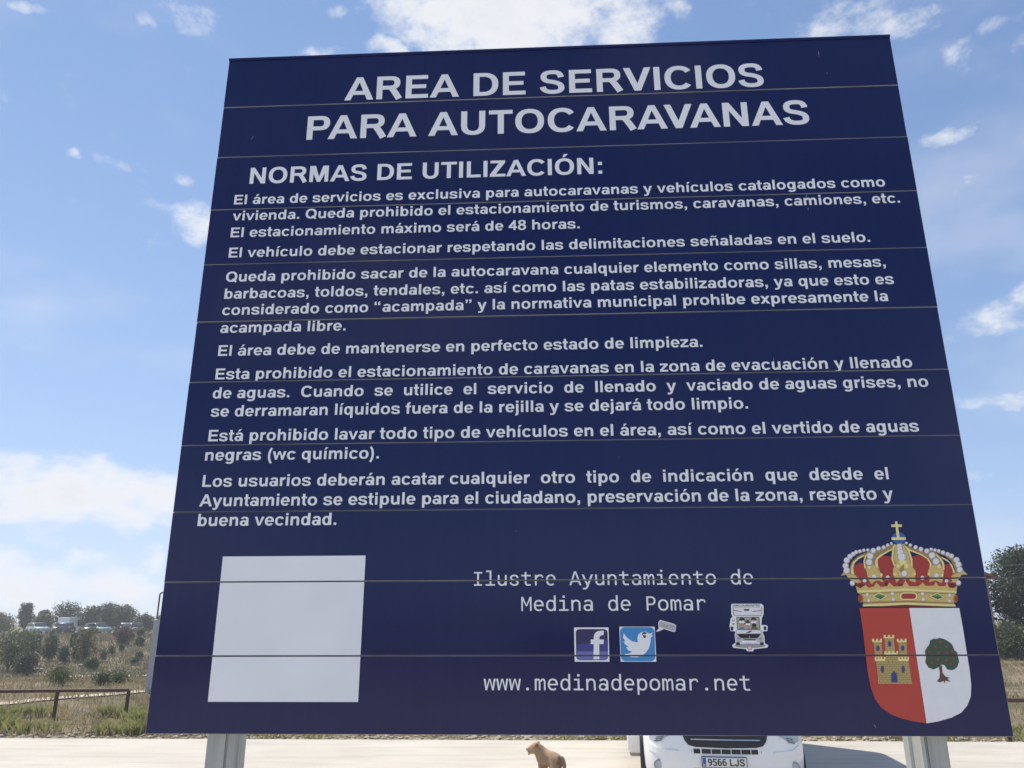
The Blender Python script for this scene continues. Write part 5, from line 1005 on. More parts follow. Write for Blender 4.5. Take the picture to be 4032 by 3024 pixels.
artwork('bird_icon', 'bird_icon')['label'] = 'light blue square icon with a white bird'
bub = artwork('speech_bubble_sticker', 'bubble')
V, F = lettering(BOLD, 'TAKZO', 0, 36, 0, 9.5, 716)
ca, sa = math.cos(R(-13)), math.sin(R(-13))
bub_t = print_mesh('handwriting', V, F, ['print_gray'], parent=bub, off=.0011, xf=lambda p: (224+p[0]*ca-p[1]*sa, 240+p[0]*sa+p[1]*ca))
vs_ = artwork('camper_sticker', 'van_sticker'); vs_['label'] = 'small white sticker with a drawn camper and its passengers'
V, F = lettering(BOLD, '@MCLOUISGASTEIZ', 401.5, 465.5, 286.2, 4.4, 716)
van_t = print_mesh('handle_text', V, F, ['print_black'], parent=vs_, off=.0011)
bub_t['kind'] = 'stuff'; van_t['kind'] = 'stuff'
# scuffs in the film
mat('scuff', (.34, .36, .42), .7)
for x, z, l, a_ in ((-905, 1640, 20, 65), (-120, 470, 8, 50), (790, 1870, 26, 88), (806, 1800, 9, 80), (700, 1395, 26, 84), (700, 1352, 12, 84), (560, 905, 30, 80), (565, 850, 26, 75), (-190, 1756, 6, 10), (145, 655, 4, 20), (860, 405, 7, 60), (700, 22, 10, 110)):
    dx, dz = math.cos(R(a_))*l/2, math.sin(R(a_))*l/2
    print_mesh('scuff', [(x-dx, z-dz), (x-dx*.1+.7, z-dz*.1), (x+dx, z+dz), (x+dx*.2-.7, z+dz*.1)], [(0, 1, 2, 3)], ['scuff'], off=.0004)
# two extruded posts
for px in (-.841, .845):
    sgn = 1 if px < 0 else -1               # the side turned to the other post
    w = .0295; y0, y1 = .036, .146
    prof = [(-w, y0+.005), (-w+.005, y0), (w-.012, y0), (w-.012, y0+.004), (w-.009, y0+.004), (w-.006, y0), (w, y0+.006), (w, y0+.035), (w-.006, y0+.038), (w-.006, y1-.038), (w, y1-.035), (w, y1-.005), (w-.005, y1), (-w+.005, y1), (-w, y1-.005)]
    p = MB().use('aluminium_post').prism([(px+sgn*x, y) for x, y in prof], 'z', -.05, ZB+NB*BHT-.03).build('post', sign)
    MB().use('bare_aluminium').box(px-.09, px+.09, .03-.0, .17, 0, .012).build('foot_plate', sign, bevel=.002)
# ------------------------------------------------------------------ motorhome
mat('white_paint', (.86, .86, .85), .28, coat=.4, var=.04, scale=2)
mat('black_plastic', (.022, .022, .024), .5, bump=.05, bscale=200)
mat('tyre', (.025, .025, .026), .85, bump=.2, bscale=80)
mat('glass_dark', (.02, .024, .028), .10, spec=.5)
mat('lamp_glass', (.42, .47, .50), .12, coat=.6)
mat('chrome', (.6, .6, .6), .2, .9)
mat('plate_white', (.78, .78, .75), .4); mat('plate_blue', (.03, .09, .42), .4); mat('plate_black', (.02, .02, .02), .5)
mat('orange_lens', (.75, .22, .03), .25); mat('rim_steel', (.45, .45, .46), .35, .8); mat('grey_skirt', (.30, .31, .32), .6)
VX, VY = 2.0, 8.13
mh = empty('motorhome', (VX, VY, 0), R(-5.5))
tag(mh, 'white motorhome facing the camera, half hidden below the blue sign', 'motorhome')
rows = [(.24, .10, .87), (.30, .03, .915), (.40, .0, .935), (.52, .0, .945), (.64, .01, .95), (.75, .03, .95), (.86, .06, .945), (.96, .11, .935), (1.03, .22, .92), (1.10, .42, .905), (1.20, .72, .89), (1.31, 1.0, .88)]
def front(u, z):            # depth of the cab nose at a lateral place and height
    for (z0, y0, w0), (z1, y1, w1) in zip(rows, rows[1:]):
        if z <= z1 or z1 == rows[-1][0]:
            k = min(1, max(0, (z-z0)/(z1-z0))); y = y0+(y1-y0)*k; w = w0+(w1-w0)*k; break
    tt = min(1.0, abs(u)/w)
    return y+.10*tt**2+.30*tt**7
us = [-1, -.97, -.92, -.85, -.72, -.55, -.35, -.15, 0, .15, .35, .55, .72, .85, .92, .97, 1]
cb = MB().use('white_paint'); vs = []
for z, y, w in rows:
    vs += [(u*w, front(u*w, z), z) for u in us]
n = len(us); nr = len(rows)
fs = [(j*n+i, j*n+i+1, (j+1)*n+i+1, (j+1)*n+i) for j in range(nr-1) for i in range(n-1)]
cb.add(vs, fs)
for s_ in (-1, 1):            # wings and doors
    side = []
    for z, y, w in rows: side += [(s_*w, front(w, z), z), (s_*.955, .78, z), (s_*.96, 1.05, max(z, .34)), (s_*.96, 1.95, max(z, .34))]
    cb.add(side, [(j*4+i, j*4+i+1, (j+1)*4+i+1, (j+1)*4+i) for j in range(nr-1) for i in range(3)])
    cb.add([(s_*.88, 1.42, 1.31), (s_*.96, 1.05, 1.31), (s_*.96, 1.95, 1.31), (s_*.93, 1.95, 2.0), (s_*.82, 1.62, 1.98)], [(0, 1, 2, 3, 4)])
cb.add([(-.89, 1.42, 1.31), (-.5, 1.1, 1.31), (0, 1.0, 1.31), (.5, 1.1, 1.31), (.89, 1.42, 1.31), (-.82, 1.62, 1.99), (-.4, 1.5, 1.99), (0, 1.48, 1.99), (.4, 1.5, 1.99), (.82, 1.62, 1.99)], [(i, i+1, i+6, i+5) for i in range(4)])
cab = cb.build('cab', mh, smooth=True)
def patch(name, outline, off, m_, parent, thick=.012, holes=None):     # a panel that follows the nose
    poly = ccw([tuple(p) for p in outline])
    b_ = MB().use(m_)
    def inside(x, z):
        c_ = False
        for (x0, z0), (x1, z1) in zip(poly, poly[1:]+poly[:1]):
            if (z0 > z) != (z1 > z) and x < (x1-x0)*(z-z0)/(z1-z0)+x0: c_ = not c_
        return c_
    X_ = [p[0] for p in poly]; Z_ = [p[1] for p in poly]; loose = []
    for i in range(1, int((max(X_)-min(X_))/.045)+1):
        for j in range(1, int((max(Z_)-min(Z_))/.03)+1):
            x, z = min(X_)+i*.045, min(Z_)+j*.03
            if inside(x, z): loose.append(Vector((x, z)))
    n0 = len(poly); v_, _, f_, _, _, of_ = delaunay_2d_cdt([Vector(p) for p in poly]+loose, [], [list(range(n0))], 0, 1e-5)
    V = [(p.x, p.y) for p in v_]; F = [t_ for t_, o_ in zip(f_, of_) if o_]; k = len(V)
    vs = [(u, front(u, z)-off, z) for u, z in V]+[(u, front(u, z)-off+thick, z) for u, z in V]
    bnd = {}
    for f in F:
        for i in range(3):
            e = (f[i], f[(i+1) % 3]); bnd[e] = 1
    sidef = [(a_, b2, b2+k, a_+k) for a_, b2 in bnd if (b2, a_) not in bnd]
    b_.add(vs, [tuple(f) for f in F]+[tuple(i+k for i in f[::-1]) for f in F]+sidef)
    return b_.build(name, parent)
def sub(pts, n=5):           # finer outline so that a panel bends with the nose
    out = []
    for a_, b_ in zip(pts, pts[1:]+pts[:1]): out += [(a_[0]+(b_[0]-a_[0])*i/n, a_[1]+(b_[1]-a_[1])*i/n) for i in range(n)]
    return out
gr = patch('upper_grille', sub([(-.43, .690), (-.35, .672), (0, .664), (.35, .672), (.43, .690), (.47, .735), (.51, .84), (.47, .90), (0, .92), (-.47, .90), (-.51, .84), (-.47, .735)], 3), .006, 'black_plastic', cab)
patch('grille_bar', sub([(-.40, .748), (.40, .748), (.40, .760), (-.40, .760)], 8), .020, 'chrome', gr)
patch('grille_bar', sub([(-.44, .815), (.44, .815), (.44, .825), (-.44, .825)], 8), .020, 'chrome', gr)
for i in range(7):
    w = .104; x0 = -.395+i*.114
    if i in (0, 6): x0 += .02 if i == 0 else 0; w2 = .076
    else: w2 = w
    patch('lower_slot', [(x0, .602), (x0+w2, .602), (x0+w2, .652), (x0, .652)], .004, 'black_plastic', cab)
for i in range(5):
    x0 = -.38+i*.155; patch('intake_slot', [(x0, .40), (x0+.14, .40), (x0+.14, .445), (x0, .445)], .004, 'black_plastic', cab)
patch('intake', sub([(-.62, .30), (.62, .30), (.58, .365), (-.58, .365)], 5), .003, 'black_plastic', cab)
pl = patch('number_plate', [(-.29, .458), (.225, .458), (.225, .575), (-.29, .575)], .030, 'plate_black', mh, .02)
patch('plate_face', [(-.283, .465), (.218, .465), (.218, .568), (-.283, .568)], .0335, 'plate_white', pl, .006)
patch('plate_band', [(-.278, .470), (-.243, .470), (-.243, .563), (-.278, .563)], .0355, 'plate_blue', pl, .003)
def carve_text(s_, x0, x1, z, cap, m_, parent, yo):
    V, F = lettering(BOLD, s_, x0, x1, z, cap, 716)
    me = bpy.data.meshes.new('digits'); me.from_pydata([(x, front(x, z)-yo, z) for x, z in V], [], F); me.materials.append(MATS[m_])
    o = bpy.data.objects.new('digits', me); COL.objects.link(o); o.parent = parent; o['kind'] = 'stuff'
carve_text('9566 LJS', -.222, .197, .480, .076, 'plate_black', pl, .0375)
carve_text('E', -.268, -.253, .476, .02, 'plate_white', pl, .0375)
for s_ in (-1, 1):
    hl = patch('headlight', [(s_*u, z) for u, z in sub([(.62, .80), (.80, .695), (.88, .72), (.915, .86), (.905, 1.0), (.84, 1.0), (.70, .90)], 4)], .006, 'lamp_glass', mh)
    for k in range(3): patch('lamp_fin', [(s_*u, z-.022*k) for u, z in ((.715+.012*k, .772), (.80+.012*k, .755), (.80+.012*k, .747), (.715+.012*k, .764))], .012, 'black_plastic', hl)
    fl = MB().use('grey_skirt'); fl.prism([(s_*.785+.062*math.cos(2*math.pi*i/20), .455+.062*math.sin(2*math.pi*i/20)) for i in range(20)], 'y', front(.785, .455)-.012, front(.785, .455)+.03)
    fo = fl.build('fog_lamp', mh, bevel=.006); fl2 = MB().use('lamp_glass'); fl2.prism([(s_*.785+.043*math.cos(2*math.pi*i/20), .455+.043*math.sin(2*math.pi*i/20)) for i in range(20)], 'y', front(.785, .455)-.018, front(.785, .455))
    fl2.build('lens', fo)
    patch('panel_seam', [(s_*u, z) for u, z in ((.408, .30), (.412, .30), (.404, .64), (.400, .64))], .002, 'seam_shadow', cab, .003)
    patch('cheek_crease', [(s_*u, z) for u, z in sub([(.90, .60), (.80, .575), (.56, .60), (.55, .625), (.78, .635), (.88, .68)], 4)], .016, 'white_paint', cab, .02)
    # mirrors, door glass, wheels
    mi = MB().use('black_plastic').box(s_*1.02 if s_ > 0 else s_*1.24, s_*1.24 if s_ > 0 else s_*1.02, .98, 1.12, 1.42, 1.80).build('mirror', mh, bevel=.04, smooth=True)
    MB().use('black_plastic').tube([(s_*.97, 1.12, 1.40), (s_*1.08, 1.06, 1.48)], .025).build('mirror_arm', mi)
    MB().use('glass_dark').add([(s_*.945, 1.30, 1.36), (s_*.968, 1.80, 1.36), (s_*.95, 1.88, 1.90), (s_*.90, 1.62, 1.88)], [(0, 1, 2, 3)]).build('door_glass', cab)
    for wy, nm in ((1.02, 'front'), (4.6, 'rear')):
        w0 = s_*(.95 if wy < 2 else 1.1); c_ = []
        ty = MB().use('tyre'); prof = [(.19, .0), (.30, .005), (.335, .03), (.345, .08), (.345, .15), (.335, .2), (.30, .225), (.19, .225)]
        vs = []; k = 28
        for i in range(k):
            a_ = 2*math.pi*i/k
            for r_, q in prof: vs.append((w0-s_*q+s_*.03, wy+r_*math.cos(a_), .345+r_*math.sin(a_)))
        pn = len(prof); ty.add(vs, [(i*pn+j, i*pn+j+1, ((i+1) % k)*pn+j+1, ((i+1) % k)*pn+j) for i in range(k) for j in range(pn-1)])
        wh = ty.build('wheel', mh, smooth=True)
        rm = MB().use('rim_steel'); rm.prism([(wy+.2*math.cos(2*math.pi*i/20), .345+.2*math.sin(2*math.pi*i/20)) for i in range(20)], 'x', w0-s_*.02, w0-s_*.12); rm.build('rim', wh, bevel=.01)
        if wy < 2:                      # dark wheel arch lip standing proud of the wing
            ar = MB().use('black_plastic'); vs = []
            for i in range(19):
                a_ = R(-20+220*i/18)
                for r_, q in ((.37, 0), (.46, 0), (.46, .06), (.37, .06)): vs.append((s_*(.995-q), wy+r_*math.cos(a_), .36+r_*math.sin(a_)))
            ar.add(vs, [(i*4+j, i*4+(j+1) % 4, i*4+4+(j+1) % 4, i*4+4+j) for i in range(18) for j in range(4)]); ar.build('wheel_arch', mh, smooth=True)
lo_ = [(-.80, 1.345), (-.45, 1.08), (0, .985), (.45, 1.08), (.80, 1.345)]; hi_ = [(-.74, 1.57), (-.38, 1.455), (0, 1.44), (.38, 1.455), (.74, 1.57)]
ws = MB().use('glass_dark'); ws.add([(x, y-.055, 1.36) for x, y in lo_]+[(x, y-.055, 1.94) for x, y in hi_], [(i, i+1, i+6, i+5) for i in range(4)]); ws.build('windscreen', mh, smooth=True)
hb = MB().use('white_paint')       # living body with sloping nose over the cab
hb.prism([(1.55, 2.0), (1.48, 2.16), (2.0, 2.62), (2.7, 2.84), (6.12, 2.84), (6.21, 2.7), (6.21, .36), (6.0, .30), (1.98, .30), (1.98, 2.0)], 'x', -1.17, 1.17)
body = hb.build('living_body', mh, bevel=.06, smooth=True, segs=3)
MB().use('grey_skirt').prism([(2.05, .25), (5.9, .25), (5.9, .40), (2.05, .40)], 'x', -1.14, 1.14).build('skirt', mh, bevel=.03, smooth=True)
for s_ in (-1, 1):
    for y0, y1, z0, z1 in ((2.5, 3.3, 1.45, 1.95), (4.9, 5.8, 1.45, 1.9)):
        wf = MB().use('black_plastic').box(min(s_*1.16, s_*1.19), max(s_*1.16, s_*1.19), y0, y1, z0, z1).build('window', body, bevel=.012)
        MB().use('glass_dark').box(min(s_*1.17, s_*1.196), max(s_*1.17, s_*1.196), y0+.04, y1-.04, z0+.04, z1-.04).build('pane', wf)
    MB().use('orange_lens').box(min(s_*1.165, s_*1.19), max(s_*1.165, s_*1.19), 2.06, 2.13, .60, .66).build('side_marker', mh, bevel=.006)
    MB().use('black_plastic').box(s_*.87-.10, s_*.87+.10, 2.15, 2.18, .14, .40).build('mud_flap', mh)

# ------------------------------------------------------------------ dog
mat('dog_fur', (.52, .35, .22), .9, col2=(.36, .25, .165), scale=9, bump=.5, bscale=90, spec=.15)
mat('dog_fur_pale', (.46, .36, .25), .9, spec=.1); mat('dog_nose', (.02, .016, .016), .5)
mat('dog_tail', (.34, .26, .185), .9, spec=.1); mat('dog_ear', (.27, .18, .125), .9, spec=.1)
def skin(verts, edges, radii, name, m_, parent, sub_=2, disp=0):
    me = bpy.data.meshes.new(name+'_c'); me.from_pydata(verts, edges, [])
    o = bpy.data.objects.new(name+'_c', me); COL.objects.link(o)
    sk = o.modifiers.new('s', 'SKIN'); sk.use_smooth_shade = True
    for i, r_ in enumerate(radii): me.skin_vertices[0].data[i].radius = r_ if isinstance(r_, tuple) else (r_, r_)
    me.skin_vertices[0].data[0].use_root = True
    sb = o.modifiers.new('u', 'SUBSURF'); sb.levels = sub_; sb.render_levels = sub_
    ev = o.evaluated_get(bpy.context.evaluated_depsgraph_get()); nm = bpy.data.meshes.new_from_object(ev)
    bpy.data.objects.remove(o); nm.materials.clear(); nm.materials.append(MATS[m_])
    q = bpy.data.objects.new(name, nm); COL.objects.link(q); q.parent = parent
    nm.polygons.foreach_set('use_smooth', [True]*len(nm.polygons))
    return q
# body axis +x forward; head turned to the dog's left
DOG = empty('dog', (-.085, 9.80, 0), R(143))
DOG.scale = (.80, .80, .80)
tag(DOG, 'small tan rough-haired dog standing on the pale concrete, looking left', 'dog')
hd = R(30); hx, hy = math.cos(hd), math.sin(hd)
nk = (.215, .02, .475)
def H(f, s_, z): return (nk[0]+hx*f-hy*s_, nk[1]+hy*f+hx*s_, nk[2]+z)
dv = [(-.155, 0, .375), (-.06, 0, .372), (.05, 0, .362), (.145, 0, .385), (.19, .012, .445), H(.02, 0, .02), H(.075, 0, .045), H(.132, 0, .016), H(.215, 0, -.012), (-.205, 0, .36),
      (.14, .068, .28), (.145, .07, .17), (.14, .07, .05), (.175, .07, .014), (.14, -.068, .28), (.155, -.07, .17), (.145, -.07, .05), (.18, -.07, .014),
      (-.15, .075, .28), (-.10, .08, .20), (-.185, .08, .115), (-.165, .08, .03), (-.13, .08, .014), (-.15, -.075, .28), (-.105, -.08, .20), (-.195, -.08, .115), (-.175, -.08, .03), (-.14, -.08, .014)]
de = [(0, 1), (1, 2), (2, 3), (3, 4), (4, 5), (5, 6), (6, 7), (7, 8), (0, 9), (3, 10), (10, 11), (11, 12), (12, 13), (3, 14), (14, 15), (15, 16), (16, 17), (0, 18), (18, 19), (19, 20), (20, 21), (21, 22), (0, 23), (23, 24), (24, 25), (25, 26), (26, 27)]
dr = [(.108, .135), (.108, .130), (.112, .138), (.108, .145), .112, .108, .112, .072, .052, .078, .058, .036, .029, .03, .058, .036, .029, .03, .076, .056, .032, .027, .03, .076, .056, .032, .027, .03]
body_d = skin(dv, de, dr, 'body', 'dog_fur', DOG)
for s_ in (1, -1):          # folded ears
    skin([H(.03, s_*.06, .085), H(.022, s_*.092, .118), H(.04, s_*.116, .112), H(.062, s_*.122, .070), H(.07, s_*.12, .04)], [(0, 1), (1, 2), (2, 3), (3, 4)], [(.034, .022), (.034, .020), (.034, .018), (.028, .014), (.016, .010)], 'ear', 'dog_ear', DOG, 2)
    skin([H(.120, s_*.055, .075), H(.132, s_*.058, .074)], [(0, 1)], [.014, .013], 'eye', 'dog_nose', DOG, 1)
skin([H(.190, 0, .012), H(.232, 0, .010)], [(0, 1)], [.026, .026], 'nose', 'dog_nose', DOG, 1)
tail_d = skin([(-.225, 0, .42), (-.275, -.01, .385), (-.295, -.02, .30), (-.29, -.03, .21), (-.275, -.035, .15)], [(0, 1), (1, 2), (2, 3), (3, 4)], [.034, .032, .030, .026, .014], 'tail', 'dog_tail', DOG)
skin([H(.15, 0, -.01), H(.175, 0, -.05), H(.185, 0, -.085)], [(0, 1), (1, 2)], [.032, .024, .010], 'beard', 'dog_fur_pale', DOG, 1)
def fur(src, n, ln, m_, name='fur'):
    me = src.data; me.calc_loop_triangles(); f = MB().use(m_); tr = [(t_.vertices, t_.area) for t_ in me.loop_triangles]
    tot = np.cumsum([a_ for _, a_ in tr]); r_ = random.Random(3); vs = []; fs = []
    for i in range(n):
        k = int(np.searchsorted(tot, r_.random()*tot[-1])); a_, b_, c_ = [me.vertices[j] for j in tr[k][0]]
        u, v = r_.random(), r_.random()
        if u+v > 1: u, v = 1-u, 1-v
        p = a_.co*(1-u-v)+b_.co*u+c_.co*v; nn = (a_.normal*(1-u-v)+b_.normal*u+c_.normal*v).normalized()
        d = (nn*.42+Vector((-.6, 0, -.6))+Vector((r_.uniform(-.3, .3), r_.uniform(-.3, .3), r_.uniform(-.3, .3)))).normalized()
        sd = d.cross(nn).normalized()*.0028; L = ln*r_.uniform(.5, 1.3)
        o = len(vs); vs += [p-sd-nn*.003, p+sd-nn*.003, p+d*L]; fs.append((o, o+1, o+2))
    f.add(vs, fs); q = f.build(name, src, fix=False); q['kind'] = 'stuff'; return q
fur(body_d, 9000, .020, 'dog_fur'); fur(tail_d, 900, .022, 'dog_tail')

# ------------------------------------------------------------------ railings
mat('corten', (.115, .06, .045), .8, col2=(.07, .04, .035), scale=14, bump=.15, bscale=60)
def railing(posts, h, label, r_=.038, post_r=.042):
    root = empty('railing', (*posts[0], terrain(*posts[0])))
    tag(root, label, 'railing')
    P = [Vector((x-posts[0][0], y-posts[0][1], h+terrain(x, y)*0+.07)) for x, y in posts]
    MB().use('corten').tube(P, r_, 10).build('top_rail', root, smooth=True)
    for (x, y), p in zip(posts, P):
        b_ = MB().use('corten').tube([(p.x, p.y, -.2), (p.x, p.y, p.z)], post_r, 10); b_.build('post', root, smooth=True)
    return root
railing([(-9.97, 17.1), (-11.55, 16.88), (-13.45, 16.62), (-15.35, 16.36), (-17.25, 16.1)], .60, 'low rust-brown tube railing on the dry grass left of the sign')
railing([(8.36, 14.0), (10.3, 14.02), (12.2, 14.05), (14.2, 14.1)], .70, 'low rust-brown tube railing at the right edge beside the sign')

# ------------------------------------------------------------------ slim service pillar behind the sign
mat('grey_steel', (.42, .44, .45), .5, .2, var=.15, scale=5)
sp = empty('service_pillar', (-12.98, 24.5, terrain(-12.98, 24.5)))
tag(sp, 'narrow grey metal service pillar with a bent pipe on top, behind the left edge of the sign', 'pillar')
MB().use('grey_steel').box(-.24, .24, -.15, .15, 0, 2.29).build('cabinet', sp, bevel=.015)
MB().use('grey_steel').box(-.19, .19, -.158, -.149, .35, 2.05).build('cabinet_door', sp, bevel=.002)
MB().use('corten').tube([(-.21, 0, 2.25), (-.21, 0, 3.08), (-.185, 0, 3.13), (-.14, 0, 3.15), (.30, 0, 3.15)], .026, 8).build('pipe', sp, smooth=True)
MB().use('grey_steel').box(-.30, .30, -.2, .2, -.15, .06).build('plinth', sp, bevel=.01)

# ------------------------------------------------------------------ vegetation
leafmat('leaf_dark', (.066, .090, .048), (.036, .052, .030)); leafmat('leaf_mid', (.100, .130, .060), (.056, .078, .038)); leafmat('leaf_pale', (.125, .150, .055), (.070, .092, .038))
leafmat('leaf_grey', (.12, .14, .115), (.075, .092, .075)); leafmat('leaf_red', (.095, .055, .055), (.06, .036, .038)); leafmat('leaf_olive', (.17, .16, .075), (.10, .098, .05))
leafmat('grass_dry', (.33, .265, .155), (.22, .18, .11)); leafmat('grass_green', (.34, .34, .14), (.21, .22, .09)); leafmat('grass_slope', (.165, .135, .088), (.10, .09, .055))
mat('bark', (.10, .078, .06), .9, var=.4, scale=12, bump=.5, bscale=30)
def leaves(blobs, count, size, m_, name, parent, r_):
    """leaf-sized faces spread over a set of clumps (centre, radii)"""
    C = np.array([b_[0] for b_ in blobs]); Q = np.array([b_[1] for b_ in blobs])
    w = (Q[:, 0]*Q[:, 1]*Q[:, 2])**(2/3); k = r_.choice(len(blobs), count, p=w/w.sum())
    d = r_.normal(size=(count, 3)); d /= np.linalg.norm(d, axis=1, keepdims=True)
    p = C[k]+d*Q[k]*(r_.random((count, 1))**.38)*r_.uniform(.8, 1.16, (count, 1))
    a = r_.normal(size=(count, 3)); a /= np.linalg.norm(a, axis=1, keepdims=True)
    b_ = np.cross(a, d+r_.normal(size=(count, 3))*.7); b_ /= np.linalg.norm(b_, axis=1, keepdims=True)+1e-9
    s_ = size*r_.uniform(.6, 1.35, (count, 1))
    V = np.stack([p-a*s_, p+b_*s_*.5, p+a*s_, p-b_*s_*.5], 1).reshape(-1, 3)
    me = bpy.data.meshes.new(name); me.vertices.add(len(V)); me.vertices.foreach_set('co', V.ravel())
    me.loops.add(count*4); me.loops.foreach_set('vertex_index', np.arange(count*4)); me.polygons.add(count); me.polygons.foreach_set('loop_start', np.arange(0, count*4, 4)); me.polygons.foreach_set('loop_total', np.full(count, 4))
    me.materials.append(MATS[m_]); me.update(calc_edges=True)
    o = bpy.data.objects.new(name, me); COL.objects.link(o); o.parent = parent
    return o
def tree(name, x, y, h, w, m_, label, cat='tree', group=None, count=2600, leaf=.16, trunk=.28, seed=1, clumps=16, tall=.62, gap=1.0, z=None):
    r_ = np.random.default_rng(seed); root = empty(name, (x, y, terrain(x, y) if z is None else z)); tag(root, label, cat, group)
    th = h*trunk; blobs = []; tips = []
    for i in range(clumps):
        t_ = (i+.5)/clumps; zz = th+(h-th)*(.12+.80*t_); prof = math.sin(math.pi*min(1, .16+.80*t_))**tall
        a_ = 2.4*i+r_.uniform(-.5, .5); rr = w*.5*prof*r_.uniform(.28, .72)
        q = w*.24*r_.uniform(.75, 1.3)*(.75+.4*prof)*gap
        c_ = (rr*math.cos(a_), rr*math.sin(a_), zz); blobs.append((c_, (q, q, q*r_.uniform(.65, .95)))); tips.append(c_)
    blobs.append(((0, 0, th+(h-th)*.45), (w*.2, w*.2, (h-th)*.34)))
    leaves(blobs, count, leaf, m_, 'crown', root, r_)
    tb = MB().use('bark'); r0 = max(.02, h*.022)
    tb.tube([(0, 0, -.15), (.02*h*r_.uniform(-1, 1), 0, th*.6), (.03*h*r_.uniform(-1, 1), .02*h*r_.uniform(-1, 1), th), (0, 0, th+(h-th)*.6)], [r0*1.3, r0, r0*.8, r0*.25], 7)
    for c_ in tips[::max(1, clumps//7)]: tb.tube([(0, 0, th*.85), (c_[0]*.5, c_[1]*.5, (th+c_[2])*.5), c_], [r0*.5, r0*.35, r0*.1], 5)
    tb.build('trunk', root, smooth=True)
    return root
# tree line behind the parked cars (azimuth read off the hill crest)
rows_t = [
 ('poplar_tree', -80.2, 118, 4.5, 2.3, 'leaf_grey', 'slender grey-green poplar above the parked silver car', 22, .45),
 ('broadleaf_tree', -84.2, 118, 2.5, 4.6, 'leaf_olive', 'low olive bushy tree at the far left edge of the hill', 16, .7),
 ('broadleaf_tree', -78.6, 120, 3.2, 2.0, 'leaf_grey', 'small pale grey-green tree right beside the slender poplar', 14, .6),
 ('broadleaf_tree', -76.7, 117, 2.6, 2.8, 'leaf_mid', 'short rounded green tree between the poplar and the tall dark trees', 14, .6),
 ('broadleaf_tree', -73.7, 118, 4.3, 5.0, 'leaf_dark', 'broad dark domed tree behind the white van, largest of the left tree line', 24, .5),
 ('broadleaf_tree', -70.3, 119, 3.8, 3.9, 'leaf_dark', 'dark rounded tree, second of the tall crowns in the left tree line', 22, .5),
 ('poplar_tree', -69.2, 121, 4.5, 1.1, 'leaf_grey', 'thin pointed tree tip rising in the gap of the left tree line', 14, .4),
 ('broadleaf_tree', -67.0, 118, 4.1, 3.9, 'leaf_dark', 'tall dark tree with a flat uneven top over the dark red bush', 22, .45),
 ('broadleaf_tree', -64.2, 117, 3.9, 3.5, 'leaf_dark', 'brownish-green rounded tree at the right end of the tall crowns', 22, .5),
 ('broadleaf_tree', -61.6, 118, 2.3, 3.2, 'leaf_dark', 'low dark hedge-like tree just left of the grey pillar', 16, .6),
 ('broadleaf_tree', -59.0, 119, 2.2, 3.6, 'leaf_dark', 'low dark bushy tree behind the grey pillar beside the sign edge', 16, .6)]
for i, (nm, x, y, h, w, m_, lb, cl, tl) in enumerate(rows_t):
    tree(nm, x, y, h, w, m_, lb, group='tree line on the hill', count=4200, leaf=.14, seed=20+i, clumps=cl, tall=tl, trunk=.08, gap=1.12)
# right-hand trees
tree('oak_tree', 30.4, 51, 6.6, 5.8, 'leaf_dark', 'tall dark oak with sky showing through its crown at the right edge', count=15000, leaf=.10, seed=51, clumps=42, trunk=.16, tall=.5, gap=.62)
tree('oak_tree', 34.6, 53, 6.8, 6.5, 'leaf_dark', 'dark oak crown leaning out past the right edge of the picture', count=11000, leaf=.11, seed=52, clumps=38, trunk=.15, gap=.65)
tree('oak_tree', 29.0, 60, 5.6, 6.0, 'leaf_dark', 'lower dark oak close against the right edge of the sign', count=9000, leaf=.11, seed=53, clumps=24, trunk=.12, tall=.45)
tree('leafy_bush', 28.7, 43.5, 3.6, 4.0, 'leaf_mid', 'lighter green rounded bush in front of the right-hand oaks', cat='bush', count=9000, leaf=.085, seed=54, clumps=24, trunk=.05, tall=.5)
tree('leafy_bush', 25.4, 45.0, 1.9, 2.6, 'leaf_mid', 'low green bush at the foot of the oaks beside the sign edge', cat='bush', count=4000, leaf=.08, seed=55, clumps=16, trunk=.05, tall=.45)
tree('leafy_bush', 31.0, 41.5, 2.4, 3.6, 'leaf_olive', 'olive-coloured bush at the right edge of the picture under the oaks', cat='bush', count=5000, leaf=.085, seed=56, clumps=18, trunk=.05, tall=.45)
